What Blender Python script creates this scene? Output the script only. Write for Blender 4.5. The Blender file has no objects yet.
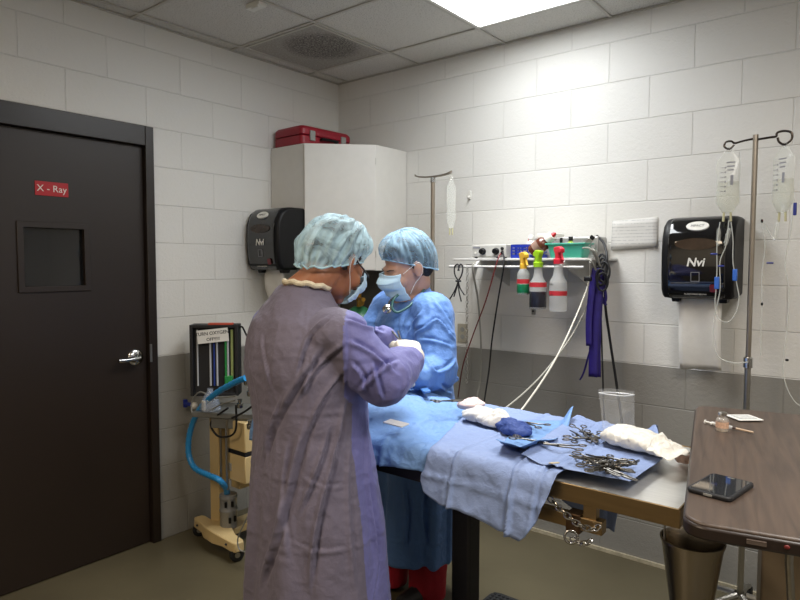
import bpy, bmesh, math, random
import numpy as np
from mathutils import Vector, Matrix, Quaternion, noise
from mathutils.bvhtree import BVHTree

PI = math.pi
V = Vector
scene = bpy.context.scene
COL = scene.collection

# ------------------------------------------------------------------ camera
CAM = dict(pos=(3.13392714, -3.21300958, 1.51717558), yaw=0.676315687, pitch=0.0575878474,
           roll=0.00192850053, f=628.666420)
CEIL = 2.7612


def cam_axes():
    y, p, r = CAM['yaw'], CAM['pitch'], CAM['roll']
    f = V((-math.sin(y) * math.cos(p), math.cos(y) * math.cos(p), -math.sin(p)))
    rt = V((math.cos(y), math.sin(y), 0))
    up = rt.cross(f)
    c, s = math.cos(r), math.sin(r)
    return c * rt + s * up, -s * rt + c * up, f


RT, UP, FW = cam_axes()
CP = V(CAM['pos'])


def ray(px, py):
    return FW + RT * ((px - 400) / CAM['f']) - UP * ((py - 300) / CAM['f'])


def hit(px, py, axis, val):
    d = ray(px, py)
    return CP + d * ((val - CP[axis]) / d[axis])


def dep(px, py, depth):
    return CP + ray(px, py) * depth


cd = bpy.data.cameras.new('camera')
cd.sensor_width = 36
cd.sensor_fit = 'HORIZONTAL'
cd.lens = CAM['f'] / 800 * 36
cd.clip_start = 0.02
cam = bpy.data.objects.new('camera', cd)
COL.objects.link(cam)
cam.matrix_world = Matrix(((RT.x, UP.x, -FW.x, CP.x), (RT.y, UP.y, -FW.y, CP.y), (RT.z, UP.z, -FW.z, CP.z), (0, 0, 0, 1)))
scene.camera = cam


# --------------------------------------------------------------- materials
def lin(c):
    if isinstance(c, str):
        c = tuple(int(c[i:i + 2], 16) / 255 for i in (0, 2, 4))
    return tuple((x / 12.92 if x <= 0.04045 else ((x + 0.055) / 1.055) ** 2.4) for x in c[:3]) + (1,)


def new_mat(name):
    m = bpy.data.materials.new(name)
    m.use_nodes = True
    nt = m.node_tree
    return m, nt, nt.nodes['Principled BSDF']


def mat(name, col, rough=0.5, metal=0.0, var=0.08, vscale=20, bump=0.0, bscale=60, spec=0.5, trans=0.0, alpha=1.0,
        coat=0.0, sss=0.0, stretch=None, sheen=0.0, crinkle=0.0):
    m, nt, b = new_mat(name)
    N = nt.nodes
    L = nt.links
    tc = N.new('ShaderNodeTexCoord')
    src = tc.outputs['Object']
    if stretch:
        mp = N.new('ShaderNodeMapping')
        mp.inputs['Scale'].default_value = stretch
        L.new(src, mp.inputs['Vector'])
        src = mp.outputs['Vector']
    c = lin(col)
    if var > 0:
        nz = N.new('ShaderNodeTexNoise')
        nz.inputs['Scale'].default_value = vscale
        nz.inputs['Detail'].default_value = 5
        L.new(src, nz.inputs['Vector'])
        rp = N.new('ShaderNodeValToRGB')
        rp.color_ramp.elements[0].position = 0.3
        rp.color_ramp.elements[1].position = 0.7
        rp.color_ramp.elements[0].color = tuple(x * (1 - var) for x in c[:3]) + (1,)
        rp.color_ramp.elements[1].color = tuple(min(1, x * (1 + var)) for x in c[:3]) + (1,)
        L.new(nz.outputs['Fac'], rp.inputs['Fac'])
        L.new(rp.outputs['Color'], b.inputs['Base Color'])
    else:
        b.inputs['Base Color'].default_value = c
    b.inputs['Roughness'].default_value = rough
    b.inputs['Metallic'].default_value = metal
    b.inputs['Specular IOR Level'].default_value = spec
    b.inputs['Transmission Weight'].default_value = trans
    b.inputs['Alpha'].default_value = alpha
    b.inputs['Coat Weight'].default_value = coat
    b.inputs['Sheen Weight'].default_value = sheen
    if sss:
        b.inputs['Subsurface Weight'].default_value = sss
        b.inputs['Subsurface Radius'].default_value = (0.012, 0.005, 0.003)
    if bump:
        n2 = N.new('ShaderNodeTexNoise')
        n2.inputs['Scale'].default_value = bscale
        n2.inputs['Detail'].default_value = 6
        L.new(src, n2.inputs['Vector'])
        bp = N.new('ShaderNodeBump')
        bp.inputs['Strength'].default_value = bump
        bp.inputs['Distance'].default_value = 0.01
        L.new(n2.outputs['Fac'], bp.inputs['Height'])
        L.new(bp.outputs['Normal'], b.inputs['Normal'])
        if crinkle:
            h = None
            for sc, wt in ((9, 1.0), (23, .5)):
                n3 = N.new('ShaderNodeTexNoise')
                n3.inputs['Scale'].default_value = sc
                n3.inputs['Detail'].default_value = 2
                n3.inputs['Distortion'].default_value = .15
                L.new(src, n3.inputs['Vector'])
                sb = N.new('ShaderNodeMath')
                sb.operation = 'SUBTRACT'
                sb.inputs[1].default_value = .5
                L.new(n3.outputs['Fac'], sb.inputs[0])
                ab = N.new('ShaderNodeMath')
                ab.operation = 'ABSOLUTE'
                L.new(sb.outputs[0], ab.inputs[0])
                mu = N.new('ShaderNodeMath')
                mu.operation = 'MULTIPLY'
                mu.inputs[1].default_value = -wt
                L.new(ab.outputs[0], mu.inputs[0])
                if h is None:
                    h = mu
                else:
                    ad = N.new('ShaderNodeMath')
                    L.new(h.outputs[0], ad.inputs[0])
                    L.new(mu.outputs[0], ad.inputs[1])
                    h = ad
            b3 = N.new('ShaderNodeBump')
            b3.inputs['Strength'].default_value = crinkle
            b3.inputs['Distance'].default_value = .05
            L.new(h.outputs[0], b3.inputs['Height'])
            L.new(bp.outputs['Normal'], b3.inputs['Normal'])
            L.new(b3.outputs['Normal'], b.inputs['Normal'])
    return m


def sheet_mat(name, col, alpha=0.6, rough=0.5, gloss=0.15):
    """thin see-through sheet: fabric netting or clear vinyl"""
    m, nt, b = new_mat(name)
    N = nt.nodes
    L = nt.links
    out = N['Material Output']
    tr = N.new('ShaderNodeBsdfTransparent')
    tr.inputs['Color'].default_value = (1, 1, 1, 1)
    mx = N.new('ShaderNodeMixShader')
    mx.inputs[0].default_value = alpha
    b.inputs['Base Color'].default_value = lin(col)
    b.inputs['Roughness'].default_value = rough
    b.inputs['Specular IOR Level'].default_value = gloss
    L.new(tr.outputs[0], mx.inputs[1])
    L.new(b.outputs[0], mx.inputs[2])
    L.new(mx.outputs[0], out.inputs['Surface'])
    return m


def emit_mat(name, col, strength):
    m, nt, b = new_mat(name)
    b.inputs['Base Color'].default_value = lin(col)
    b.inputs['Emission Color'].default_value = lin(col)
    b.inputs['Emission Strength'].default_value = strength
    return m


# ----------------------------------------------------------------- builder
def frame_to(d):
    """matrix whose Z points along d"""
    return V(d).to_track_quat('Z', 'Y').to_matrix().to_4x4()


class B:
    def __init__(self, M=None):
        self.bm = bmesh.new()
        self.M = M.copy() if M else Matrix.Identity(4)

    def _v(self, p):
        return self.bm.verts.new(self.M @ V(p))

    def _tag(self, faces, mi):
        if mi:
            for f in faces:
                f.material_index = mi

    def face(self, vs, mi=0):
        try:
            f = self.bm.faces.new(vs)
            f.material_index = mi
            return f
        except ValueError:
            return None

    def box(self, c, s, rot=None, mi=0, taper=None):
        c = V(c)
        R = rot if rot is not None else Matrix.Identity(4)
        hx, hy, hz = s[0] / 2, s[1] / 2, s[2] / 2
        tx, ty = taper or (1, 1)
        P = [(-hx, -hy, -hz), (hx, -hy, -hz), (hx, hy, -hz), (-hx, hy, -hz),
             (-hx * tx, -hy * ty, hz), (hx * tx, -hy * ty, hz), (hx * tx, hy * ty, hz), (-hx * tx, hy * ty, hz)]
        v = [self._v(c + (R @ V(p))) for p in P]
        for f in ((0, 3, 2, 1), (4, 5, 6, 7), (0, 1, 5, 4), (1, 2, 6, 5), (2, 3, 7, 6), (3, 0, 4, 7)):
            self.face([v[i] for i in f], mi)
        return self

    def box2(self, a, b, mi=0):
        a, b = V(a), V(b)
        return self.box((a + b) / 2, [abs(x) for x in (b - a)], mi=mi)

    def loft(self, rings, cap=True, closed=True, mi=0):
        vr = [[self._v(p) for p in r] for r in rings]
        n = len(vr[0])
        for i in range(len(vr) - 1):
            for j in range(n if closed else n - 1):
                k = (j + 1) % n
                self.face([vr[i][j], vr[i][k], vr[i + 1][k], vr[i + 1][j]], mi)
        if cap and closed:
            self.face(list(reversed(vr[0])), mi)
            self.face(vr[-1], mi)
        return self

    def grid(self, P, mi=0):
        vr = [[self._v(p) for p in r] for r in P]
        for i in range(len(vr) - 1):
            for j in range(len(vr[0]) - 1):
                self.face([vr[i][j], vr[i][j + 1], vr[i + 1][j + 1], vr[i + 1][j]], mi)
        return self

    def cyl(self, p0, p1, r0, r1=None, seg=20, cap=True, mi=0, sx=1, sy=1):
        p0, p1 = V(p0), V(p1)
        r1 = r0 if r1 is None else r1
        F = frame_to(p1 - p0)
        rings = []
        for p, r in ((p0, r0), (p1, r1)):
            rings.append([p + F.to_3x3() @ V((r * sx * math.cos(a), r * sy * math.sin(a), 0)) for a in
                          [2 * PI * k / seg for k in range(seg)]])
        return self.loft(rings, cap, mi=mi)

    def lathe(self, prof, o=(0, 0, 0), axis=(0, 0, 1), seg=28, mi=0, cap=True):
        F = frame_to(axis).to_3x3()
        o = V(o)
        rings = [[o + F @ V((max(r, 1e-4) * math.cos(2 * PI * k / seg), max(r, 1e-4) * math.sin(2 * PI * k / seg), z)) for k in
                  range(seg)] for r, z in prof]
        return self.loft(rings, cap, mi=mi)

    def tube(self, pts, r, seg=10, closed=False, mi=0, smooth=0, cap=True):
        pts = [V(p) for p in pts]
        if smooth:
            pts = catmull(pts, smooth, closed)
        n = len(pts)
        rr = r if isinstance(r, (list, tuple)) else [r] * n
        if len(rr) != n:
            rr = [rr[0] + (rr[-1] - rr[0]) * i / (n - 1) for i in range(n)]
        tang = []
        for i in range(n):
            a = pts[(i - 1) % n] if (closed or i > 0) else pts[i]
            b = pts[(i + 1) % n] if (closed or i < n - 1) else pts[i]
            t = (b - a)
            tang.append(t.normalized() if t.length > 1e-9 else V((0, 0, 1)))
        up = V((0, 0, 1)) if abs(tang[0].z) < 0.9 else V((1, 0, 0))
        x = up.cross(tang[0]).normalized()
        rings = []
        for i in range(n):
            t = tang[i]
            x = (x - t * x.dot(t))
            x = x.normalized() if x.length > 1e-6 else t.orthogonal().normalized()
            y = t.cross(x)
            rings.append([pts[i] + (x * math.cos(2 * PI * k / seg) + y * math.sin(2 * PI * k / seg)) * rr[i] for k in range(seg)])
        if closed:
            rings.append(rings[0])
            vr = [[self._v(p) for p in rg] for rg in rings[:-1]]
            # align seam
            for i in range(n):
                A = vr[i]
                Bv = vr[(i + 1) % n]
                off = 0
                if i == n - 1:
                    off = min(range(seg), key=lambda o: sum((A[k].co - Bv[(k + o) % seg].co).length for k in range(seg)))
                for k in range(seg):
                    k2 = (k + 1) % seg
                    self.face([A[k], A[k2], Bv[(k2 + off) % seg], Bv[(k + off) % seg]], mi)
            return self
        return self.loft(rings, cap, mi=mi)

    def prism(self, poly, z0, z1, mi=0, M=None):
        M = M or Matrix.Identity(4)
        a = [self._v(M @ V((x, y, z0))) for x, y in poly]
        b = [self._v(M @ V((x, y, z1))) for x, y in poly]
        n = len(poly)
        self.face(list(reversed(a)), mi)
        self.face(b, mi)
        for i in range(n):
            k = (i + 1) % n
            self.face([a[i], a[k], b[k], b[i]], mi)
        return self

    def ball(self, c, r, s=(1, 1, 1), seg=20, rings=12, rot=None, mi=0):
        c = V(c)
        R = rot or Matrix.Identity(4)
        rr = []
        for i in range(rings + 1):
            th = PI * i / rings
            th = min(max(th, 0.02), PI - 0.02)
            rr.append([c + (R @ V((r * s[0] * math.sin(th) * math.cos(2 * PI * k / seg), r * s[1] * math.sin(th) * math.sin(2 * PI * k / seg),
                                   -r * s[2] * math.cos(th)))) for k in range(seg)])
        return self.loft(rr, True, mi=mi)

    def caps(self, pts, rad, seg=14):
        """chain of tapered limbs with balls at the joints"""
        pts = [V(p) for p in pts]
        for i, p in enumerate(pts):
            self.ball(p, rad[i], seg=seg, rings=10)
        for i in range(len(pts) - 1):
            if (pts[i + 1] - pts[i]).length > 1e-5:
                self.cyl(pts[i], pts[i + 1], rad[i], rad[i + 1], seg=seg)
        return self

    def torus(self, c, R, r, axis=(0, 0, 1), seg=28, rs=10, mi=0, sx=1, sy=1):
        F = frame_to(axis).to_3x3()
        pts = [V(c) + F @ V((R * sx * math.cos(2 * PI * k / seg), R * sy * math.sin(2 * PI * k / seg), 0)) for k in range(seg)]
        return self.tube(pts, r, rs, closed=True, mi=mi)

    def jitter(self, amp, freq, seed=0, axis=None):
        for v in self.bm.verts:
            n = noise.noise_vector(v.co * freq + V((seed * 7.3, seed * 3.1, seed)))
            v.co += n * amp
        return self

    def mesh(self, name):
        bmesh.ops.recalc_face_normals(self.bm, faces=self.bm.faces)
        me = bpy.data.meshes.new(name)
        self.bm.to_mesh(me)
        self.bm.free()
        return me

    def build(self, name, mats, parent=None, world=False, bevel=0, bseg=2, smooth=40, solid=0, subd=0, norm=True):
        if norm:
            bmesh.ops.recalc_face_normals(self.bm, faces=self.bm.faces)
        me = bpy.data.meshes.new(name)
        self.bm.to_mesh(me)
        self.bm.free()
        return finish(name, me, mats, parent, world, bevel, bseg, smooth, solid, subd)


def root_matrix(o):
    M = Matrix.Translation(o.location) @ o.rotation_euler.to_matrix().to_4x4()
    if o.parent:
        return root_matrix(o.parent) @ M
    return M


def finish(name, me, mats, parent=None, world=False, bevel=0, bseg=2, smooth=40, solid=0, subd=0):
    if not isinstance(mats, (list, tuple)):
        mats = [mats]
    for m in mats:
        me.materials.append(m)
    if smooth:
        me.polygons.foreach_set('use_smooth', [True] * len(me.polygons))
        if smooth < 180:
            me.set_sharp_from_angle(angle=math.radians(smooth))
    o = bpy.data.objects.new(name, me)
    COL.objects.link(o)
    if parent is not None:
        o.parent = parent
        if world:
            me.transform(root_matrix(parent).inverted())
    else:
        n = len(me.vertices)
        if n:
            co = np.empty(n * 3)
            me.vertices.foreach_get('co', co)
            co = co.reshape(-1, 3)
            lo, hi = co.min(0), co.max(0)
            c = V(((lo[0] + hi[0]) / 2, (lo[1] + hi[1]) / 2, lo[2]))
            me.transform(Matrix.Translation(-c))
            o.location = c
    if solid:
        md = o.modifiers.new('solid', 'SOLIDIFY')
        md.thickness = solid
        md.offset = 0
    if bevel:
        md = o.modifiers.new('bevel', 'BEVEL')
        md.width = bevel
        md.segments = bseg
        md.limit_method = 'ANGLE'
        md.angle_limit = math.radians(35)
    if subd:
        md = o.modifiers.new('subd', 'SUBSURF')
        md.levels = md.render_levels = subd
    return o


def catmull(pts, k, closed=False):
    out = []
    n = len(pts)
    segs = n if closed else n - 1
    for i in range(segs):
        p1, p2 = pts[i % n], pts[(i + 1) % n]
        p0 = pts[(i - 1) % n] if (closed or i > 0) else p1 * 2 - p2
        p3 = pts[(i + 2) % n] if (closed or i + 2 < n) else p2 * 2 - p1
        for s in range(k):
            t = s / k
            out.append(0.5 * ((2 * p1) + (p2 - p0) * t + (2 * p0 - 5 * p1 + 4 * p2 - p3) * t * t + (3 * p1 - p0 - 3 * p2 + p3) * t ** 3))
    if not closed:
        out.append(pts[-1].copy())
    return out


def fuse(b, voxel, smooth=4, factor=0.5):
    """join overlapping closed shapes of builder b into one continuous surface"""
    me = b.mesh('tmp')
    o = bpy.data.objects.new('tmp', me)
    COL.objects.link(o)
    md = o.modifiers.new('r', 'REMESH')
    md.mode = 'VOXEL'
    md.voxel_size = voxel
    if smooth:
        ms = o.modifiers.new('s', 'SMOOTH')
        ms.iterations = smooth
        ms.factor = factor
    dg = bpy.context.evaluated_depsgraph_get()
    dg.update()
    out = bpy.data.meshes.new_from_object(o.evaluated_get(dg))
    bpy.data.objects.remove(o)
    bpy.data.meshes.remove(me)
    out.materials.clear()
    return out


def get_co(me):
    n = len(me.vertices)
    co = np.empty(n * 3)
    me.vertices.foreach_get('co', co)
    no = np.empty(n * 3)
    me.vertex_normals.foreach_get('vector', no)
    return co.reshape(-1, 3), no.reshape(-1, 3)


def set_co(me, co):
    me.vertices.foreach_set('co', np.ascontiguousarray(co).ravel())
    me.update()


def bvh_of(me):
    return BVHTree.FromPolygons([v.co.copy() for v in me.vertices], [tuple(p.vertices) for p in me.polygons])


def thing(name, label, cat, loc=(0, 0, 0), rotz=0, group=None):
    o = bpy.data.objects.new(name, None)
    o.empty_display_size = 0.05
    COL.objects.link(o)
    o.location = loc
    o.rotation_euler = (0, 0, rotz)
    tag(o, label, cat, group)
    return o


def tag(o, label, cat, group=None, kind=None):
    o['label'] = label
    o['category'] = cat
    if group:
        o['group'] = group
    if kind:
        o['kind'] = kind
    return o


def struct(o, label=None):
    o['kind'] = 'structure'
    return o


def dup(root, loc=None, rot=None, label=None):
    r = root.copy()
    COL.objects.link(r)
    if loc is not None:
        r.location = loc
    if rot is not None:
        r.rotation_euler = rot
    if label:
        r['label'] = label
    for ch in list(root.children):
        c = ch.copy()
        COL.objects.link(c)
        c.parent = r
        for g in ch.children:
            d = g.copy()
            COL.objects.link(d)
            d.parent = c
    return r


def text_mesh(body, size, M, extrude=0.0004, shear=0.0, spacing=1.0, align='CENTER', bold=0.0):
    cu = bpy.data.curves.new('t', 'FONT')
    cu.body = body
    cu.size = size
    cu.extrude = extrude
    cu.shear = shear
    cu.align_x = align
    cu.align_y = 'CENTER'
    cu.space_character = spacing
    cu.offset = bold
    cu.resolution_u = 3
    o = bpy.data.objects.new('t', cu)
    COL.objects.link(o)
    dg = bpy.context.evaluated_depsgraph_get()
    dg.update()
    me = bpy.data.meshes.new_from_object(o.evaluated_get(dg))
    bpy.data.objects.remove(o)
    bpy.data.curves.remove(cu)
    me.transform(M)
    me.materials.clear()
    return me


def fr(o, x, y, z):
    """matrix from origin and axes"""
    x, y, z, o = V(x).normalized(), V(y).normalized(), V(z).normalized(), V(o)
    return Matrix(((x.x, y.x, z.x, o.x), (x.y, y.y, z.y, o.y), (x.z, y.z, z.z, o.z), (0, 0, 0, 1)))


def rrect(w, h, r, n=5, cx=0, cy=0):
    pts = []
    for sx, sy, a0 in ((1, 1, 0), (-1, 1, PI / 2), (-1, -1, PI), (1, -1, 3 * PI / 2)):
        for k in range(n + 1):
            a = a0 + PI / 2 * k / n
            pts.append((cx + sx * (w / 2 - r) + r * math.cos(a), cy + sy * (h / 2 - r) + r * math.sin(a)))
    return pts


def smoothstep(a, b, x):
    t = min(max((x - a) / (b - a), 0), 1)
    return t * t * (3 - 2 * t)


# -------------------------------------------------------- shared materials
M_STEEL = mat('stainless_steel', 'b9b6b0', 0.28, 1.0, 0.06, 8, 0.05, 200, stretch=(1, 12, 12))
M_CHROME = mat('chrome', 'c9c9c8', 0.14, 1.0, 0.03, 10)
M_POLE = mat('pole_metal', 'a59c90', 0.36, 1.0, 0.08, 12)
M_BLACKP = mat('black_plastic', '0a0a0c', 0.45, 0, 0.1, 30, spec=.28)
M_BLACKG = mat('black_gloss', '0b0b0d', 0.06, 0, 0.0, coat=0.6)
M_BLACKM = mat('black_matte', '17171a', 0.6, 0, 0.1, 30, 0.1)
M_RUBBER = mat('black_rubber', '121213', 0.7, 0, 0.1, 40)
M_WHITEP = mat('white_plastic', 'dcdad2', 0.4, 0, 0.03)
M_PAPER = mat('white_paper', 'e2e0da', 0.85, 0, 0.03, 30, 0.08, 120)
M_CREAM = mat('cream_enamel', 'cdb482', 0.38, 0, 0.06, 6)
M_GREYP = mat('grey_plastic', '8d8d88', 0.45, 0, 0.05)
M_BLUEP = mat('blue_plastic', '1d2f8e', 0.35, 0, 0.05)
M_RED = mat('red_plastic', 'b0141e', 0.4, 0, 0.05)
M_BRASS = mat('brass', 'a57c33', 0.3, 1.0, 0.1, 30)
M_CLEAR = sheet_mat('clear_vinyl', 'e6e8df', 0.22, 0.15, 0.8)
M_TUBE = sheet_mat('clear_tubing', 'd8dad2', 0.5, 0.2, 0.8)
M_INK = mat('printed_ink', '25252a', 0.7, 0, 0)
M_GREYINK = mat('grey_ink', '8b8b90', 0.7, 0, 0)
# =================================================================== ROOM
def block_wall_mat(name, axis, phase):
    m, nt, b = new_mat(name)
    N, L = nt.nodes, nt.links
    g = N.new('ShaderNodeNewGeometry')
    sp = N.new('ShaderNodeSeparateXYZ')
    L.new(g.outputs['Position'], sp.inputs[0])
    ad = N.new('ShaderNodeMath')
    ad.inputs[1].default_value = -phase + 40 * 0.4064
    L.new(sp.outputs[axis], ad.inputs[0])
    cb = N.new('ShaderNodeCombineXYZ')
    L.new(ad.outputs[0], cb.inputs[0])
    L.new(sp.outputs[2], cb.inputs[1])
    br = N.new('ShaderNodeTexBrick')
    br.offset = 0.5
    br.offset_frequency = 2
    br.inputs['Scale'].default_value = 1
    br.inputs['Brick Width'].default_value = 0.4064
    br.inputs['Row Height'].default_value = 0.2032
    br.inputs['Mortar Size'].default_value = 0.0035
    br.inputs['Mortar Smooth'].default_value = 0.6
    br.inputs['Color1'].default_value = (1, 1, 1, 1)
    br.inputs['Color2'].default_value = (0.96, 0.96, 0.96, 1)
    br.inputs['Mortar'].default_value = (0.93, 0.93, 0.93, 1)
    L.new(cb.outputs[0], br.inputs['Vector'])
    gt = N.new('ShaderNodeMath')
    gt.operation = 'GREATER_THAN'
    gt.inputs[1].default_value = 1.016
    nzl = N.new('ShaderNodeTexNoise')
    nzl.inputs['Scale'].default_value = 14
    L.new(g.outputs['Position'], nzl.inputs['Vector'])
    wob = N.new('ShaderNodeMath')
    wob.operation = 'MULTIPLY_ADD'
    wob.inputs[1].default_value = 0.006
    L.new(nzl.outputs['Fac'], wob.inputs[0])
    L.new(sp.outputs[2], wob.inputs[2])
    L.new(wob.outputs[0], gt.inputs[0])
    mx = N.new('ShaderNodeMix')
    mx.data_type = 'RGBA'
    mx.inputs[6].default_value = lin('8e8b84')
    mx.inputs[7].default_value = lin('dedcd6')
    L.new(gt.outputs[0], mx.inputs[0])
    mu = N.new('ShaderNodeMix')
    mu.data_type = 'RGBA'
    mu.blend_type = 'MULTIPLY'
    mu.inputs[0].default_value = 1
    L.new(mx.outputs[2], mu.inputs[6])
    L.new(br.outputs['Color'], mu.inputs[7])
    L.new(mu.outputs[2], b.inputs['Base Color'])
    b.inputs['Roughness'].default_value = 0.5
    # surface: mortar grooves and pitted block face
    n1 = N.new('ShaderNodeTexNoise')
    n1.inputs['Scale'].default_value = 55
    n1.inputs['Detail'].default_value = 7
    n1.inputs['Roughness'].default_value = 0.65
    L.new(g.outputs['Position'], n1.inputs['Vector'])
    h = N.new('ShaderNodeMath')
    h.operation = 'MULTIPLY_ADD'
    h.inputs[1].default_value = -1.3
    L.new(br.outputs['Fac'], h.inputs[0])
    L.new(n1.outputs['Fac'], h.inputs[2])
    bp = N.new('ShaderNodeBump')
    bp.inputs['Strength'].default_value = 0.62
    bp.inputs['Distance'].default_value = 0.004
    L.new(h.outputs[0], bp.inputs['Height'])
    L.new(bp.outputs['Normal'], b.inputs['Normal'])
    return m


XMAX, YMIN = 4.7, -5.2
DY0, DY1, DZ = -2.418, -1.406, 2.233     # door frame outline on the wall with the door
m_wx = block_wall_mat('painted_block_along_y', 1, 0.188)
m_wy = block_wall_mat('painted_block_along_x', 0, 0.092)

b = B()
b.box2((-0.2, YMIN, 0), (0, DY0, CEIL + .2))
b.box2((-0.2, DY1, 0), (0, 0.2, CEIL + .2))
b.box2((-0.2, DY0, DZ), (0, DY1, CEIL + .2))
struct(b.build('wall_left', m_wx, smooth=0))
struct(B().box2((0, 0, 0), (XMAX, 0.2, CEIL + .2)).build('wall_back', m_wy, smooth=0))
struct(B().box2((XMAX, YMIN - .2, 0), (XMAX + .2, 0.2, CEIL + .2)).build('wall_right', m_wx, smooth=0))
struct(B().box2((-.2, YMIN - .2, 0), (XMAX, YMIN, CEIL + .2)).build('wall_front', m_wy, smooth=0))

m_floor = mat('sealed_floor', '59523f', 0.33, 0, 0.14, 2.2, 0.05, 14, spec=0.4)
struct(B().box2((-2.2, YMIN - .2, -.1), (XMAX + .2, 0.2, 0)).build('floor', m_floor, smooth=0))

# darkened x-ray room behind the door pane
b = B()
b.box2((-2.2, -3.4, 0), (-2.1, -.6, 2.8))
b.box2((-2.1, -3.4, 0), (-.2, -3.3, 2.8))
b.box2((-2.1, -.7, 0), (-.2, -.6, 2.8))
b.box2((-2.2, -3.4, 2.8), (-.2, -.6, 2.9))
struct(b.build('wall_beyond', mat('dim_room_paint', 'b9b6b0', 0.7), smooth=0))

# ceiling
m_tile, nt, bs = new_mat('ceiling_tile')
N, L = nt.nodes, nt.links
g = N.new('ShaderNodeNewGeometry')
n1 = N.new('ShaderNodeTexNoise')
n1.inputs['Scale'].default_value = 160
L.new(g.outputs['Position'], n1.inputs['Vector'])
rp = N.new('ShaderNodeValToRGB')
rp.color_ramp.elements[0].position = 0.33
rp.color_ramp.elements[0].color = lin('a29e95')
rp.color_ramp.elements[1].position = 0.45
rp.color_ramp.elements[1].color = lin('d2cfc8')
L.new(n1.outputs['Fac'], rp.inputs[0])
L.new(rp.outputs[0], bs.inputs['Base Color'])
bs.inputs['Roughness'].default_value = 0.9
bp = N.new('ShaderNodeBump')
bp.inputs['Strength'].default_value = 0.3
bp.inputs['Distance'].default_value = 0.003
L.new(n1.outputs['Fac'], bp.inputs['Height'])
L.new(bp.outputs[0], bs.inputs['Normal'])
GX = [0.095 + .61 * k for k in range(8)]
GY = [-.292 - .61 * k for k in range(9)]
b = B()
zc = CEIL + .008
xs = [0] + GX + [XMAX]
ys = [0] + GY + [YMIN]
LAMPS = [(2, 1), (2, 6)]
b.box2((0, YMIN, zc + .03), (XMAX, 0, zc + .1))
for i in range(len(xs) - 1):
    for j in range(len(ys) - 1):
        if i == 3 and j in (1, 2, 6, 7):
            continue
        if i == 6 and j in (3, 4):
            continue
        if i == 1 and j == 1:
            continue
        b.box2((xs[i] + .006, ys[j + 1] + .006, zc), (xs[i + 1] - .006, ys[j] - .006, zc + .03))
struct(b.build('ceiling', m_tile, smooth=0))
m_tbar = mat('grid_paint', 'b9b5ac', 0.5, 0, 0.03)
b = B()
for x in GX:
    b.box2((x - .008, YMIN, CEIL), (x + .008, 0, CEIL + .006))
for y in GY:
    b.box2((0, y - .008, CEIL + .0008), (XMAX, y + .008, CEIL + .0065))
b.box2((0, YMIN, CEIL - .001), (.012, 0, CEIL + .005))
b.box2((0, -.012, CEIL - .001), (XMAX, 0, CEIL + .005))
struct(b.build('trim_1', m_tbar, smooth=0))
# floor cove along the back wall
b = B()
b.box2((0.0, -.012, 0), (XMAX, 0, .018))
struct(b.build('baseboard_back', mat('cove_caulk', 'b2a88f', 0.6, 0, 0.2, 25), smooth=0))

# door
m_door = mat('dark_door_paint', '251b14', 0.45, 0, 0.06, 4, 0.03, 80)
m_frame = mat('dark_frame_paint', '211914', 0.38, 0, 0.05, 4)
WY0, WY1, WZ0, WZ1 = -2.045, -1.765, 1.405, 1.685
b = B()
X0, X1 = -.065, -.018
dy0, dy1, dz0, dz1 = DY0 + .05, DY1 - .05, 0.006, 2.128
for a, c in (((X0, dy0, dz0), (X1, WY0, dz1)), ((X0, WY1, dz0), (X1, dy1, dz1)), ((X0, WY0, dz0), (X1, WY1, WZ0)), ((X0, WY0, WZ1), (X1, WY1, dz1))):
    b.box2(a, c)
bmesh.ops.remove_doubles(b.bm, verts=b.bm.verts, dist=1e-5)
door = struct(b.build('door_1', m_door, smooth=0))
b = B()
b.box2((-.12, DY0, 0), (.014, DY0 + .047, DZ))
b.box2((-.12, DY1 - .047, 0), (.014, DY1, DZ))
b.box2((-.12, DY0 + .047, DZ - .102), (.014, DY1 - .047, DZ))
b.box2((-.12, DY0 + .047, 0.0), (-.07, DY0 + .06, DZ - .102))
b.box2((-.12, DY1 - .06, 0.0), (-.07, DY1 - .047, DZ - .102))
b.build('door_frame', m_frame, door, True, bevel=.003)
b = B()
e = .024
for a, c in (((X1 - .004, WY0 - e, WZ0 - e), (X1 + .009, WY0 + .004, WZ1 + e)), ((X1 - .004, WY1 - .004, WZ0 - e), (X1 + .009, WY1 + e, WZ1 + e)),
             ((X1 - .004, WY0, WZ0 - e), (X1 + .009, WY1, WZ0 + .004)), ((X1 - .004, WY0, WZ1 - .004), (X1 + .009, WY1, WZ1 + e))):
    b.box2(a, c)
wf = b.build('window_frame', m_door, door, True, bevel=.002)
m_pane = sheet_mat('dark_wired_glass', '26272a', 0.6, 0.05, 0.9)
B().box2((-.045, WY0, WZ0), (-.039, WY1, WZ1)).build('window_pane', m_pane, wf, False).matrix_parent_inverse = root_matrix(wf).inverted()
KY, KZ = -1.517, 1.022
b = B()
b.lathe([(.043, 0), (.043, .006), (.037, .013), (.018, .017), (.014, .034)], (X1, KY, KZ), (1, 0, 0))
b.tube([(X1 + .034, KY, KZ), (X1 + .046, KY - .004, KZ), (X1 + .05, KY - .03, KZ - .002), (X1 + .05, KY - .075, KZ - .004), (X1 + .048, KY - .115, KZ - .002)],
       [.014, .014, .0125, .0115, .0105], 12)
b.build('door_handle', M_CHROME, door, True)
b = B()
b.box2((.0135, DY1 - .0465, KZ - .03), (.0155, DY1 - .034, KZ + .065))
b.build('strike_plate', M_STEEL, door, True)

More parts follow.
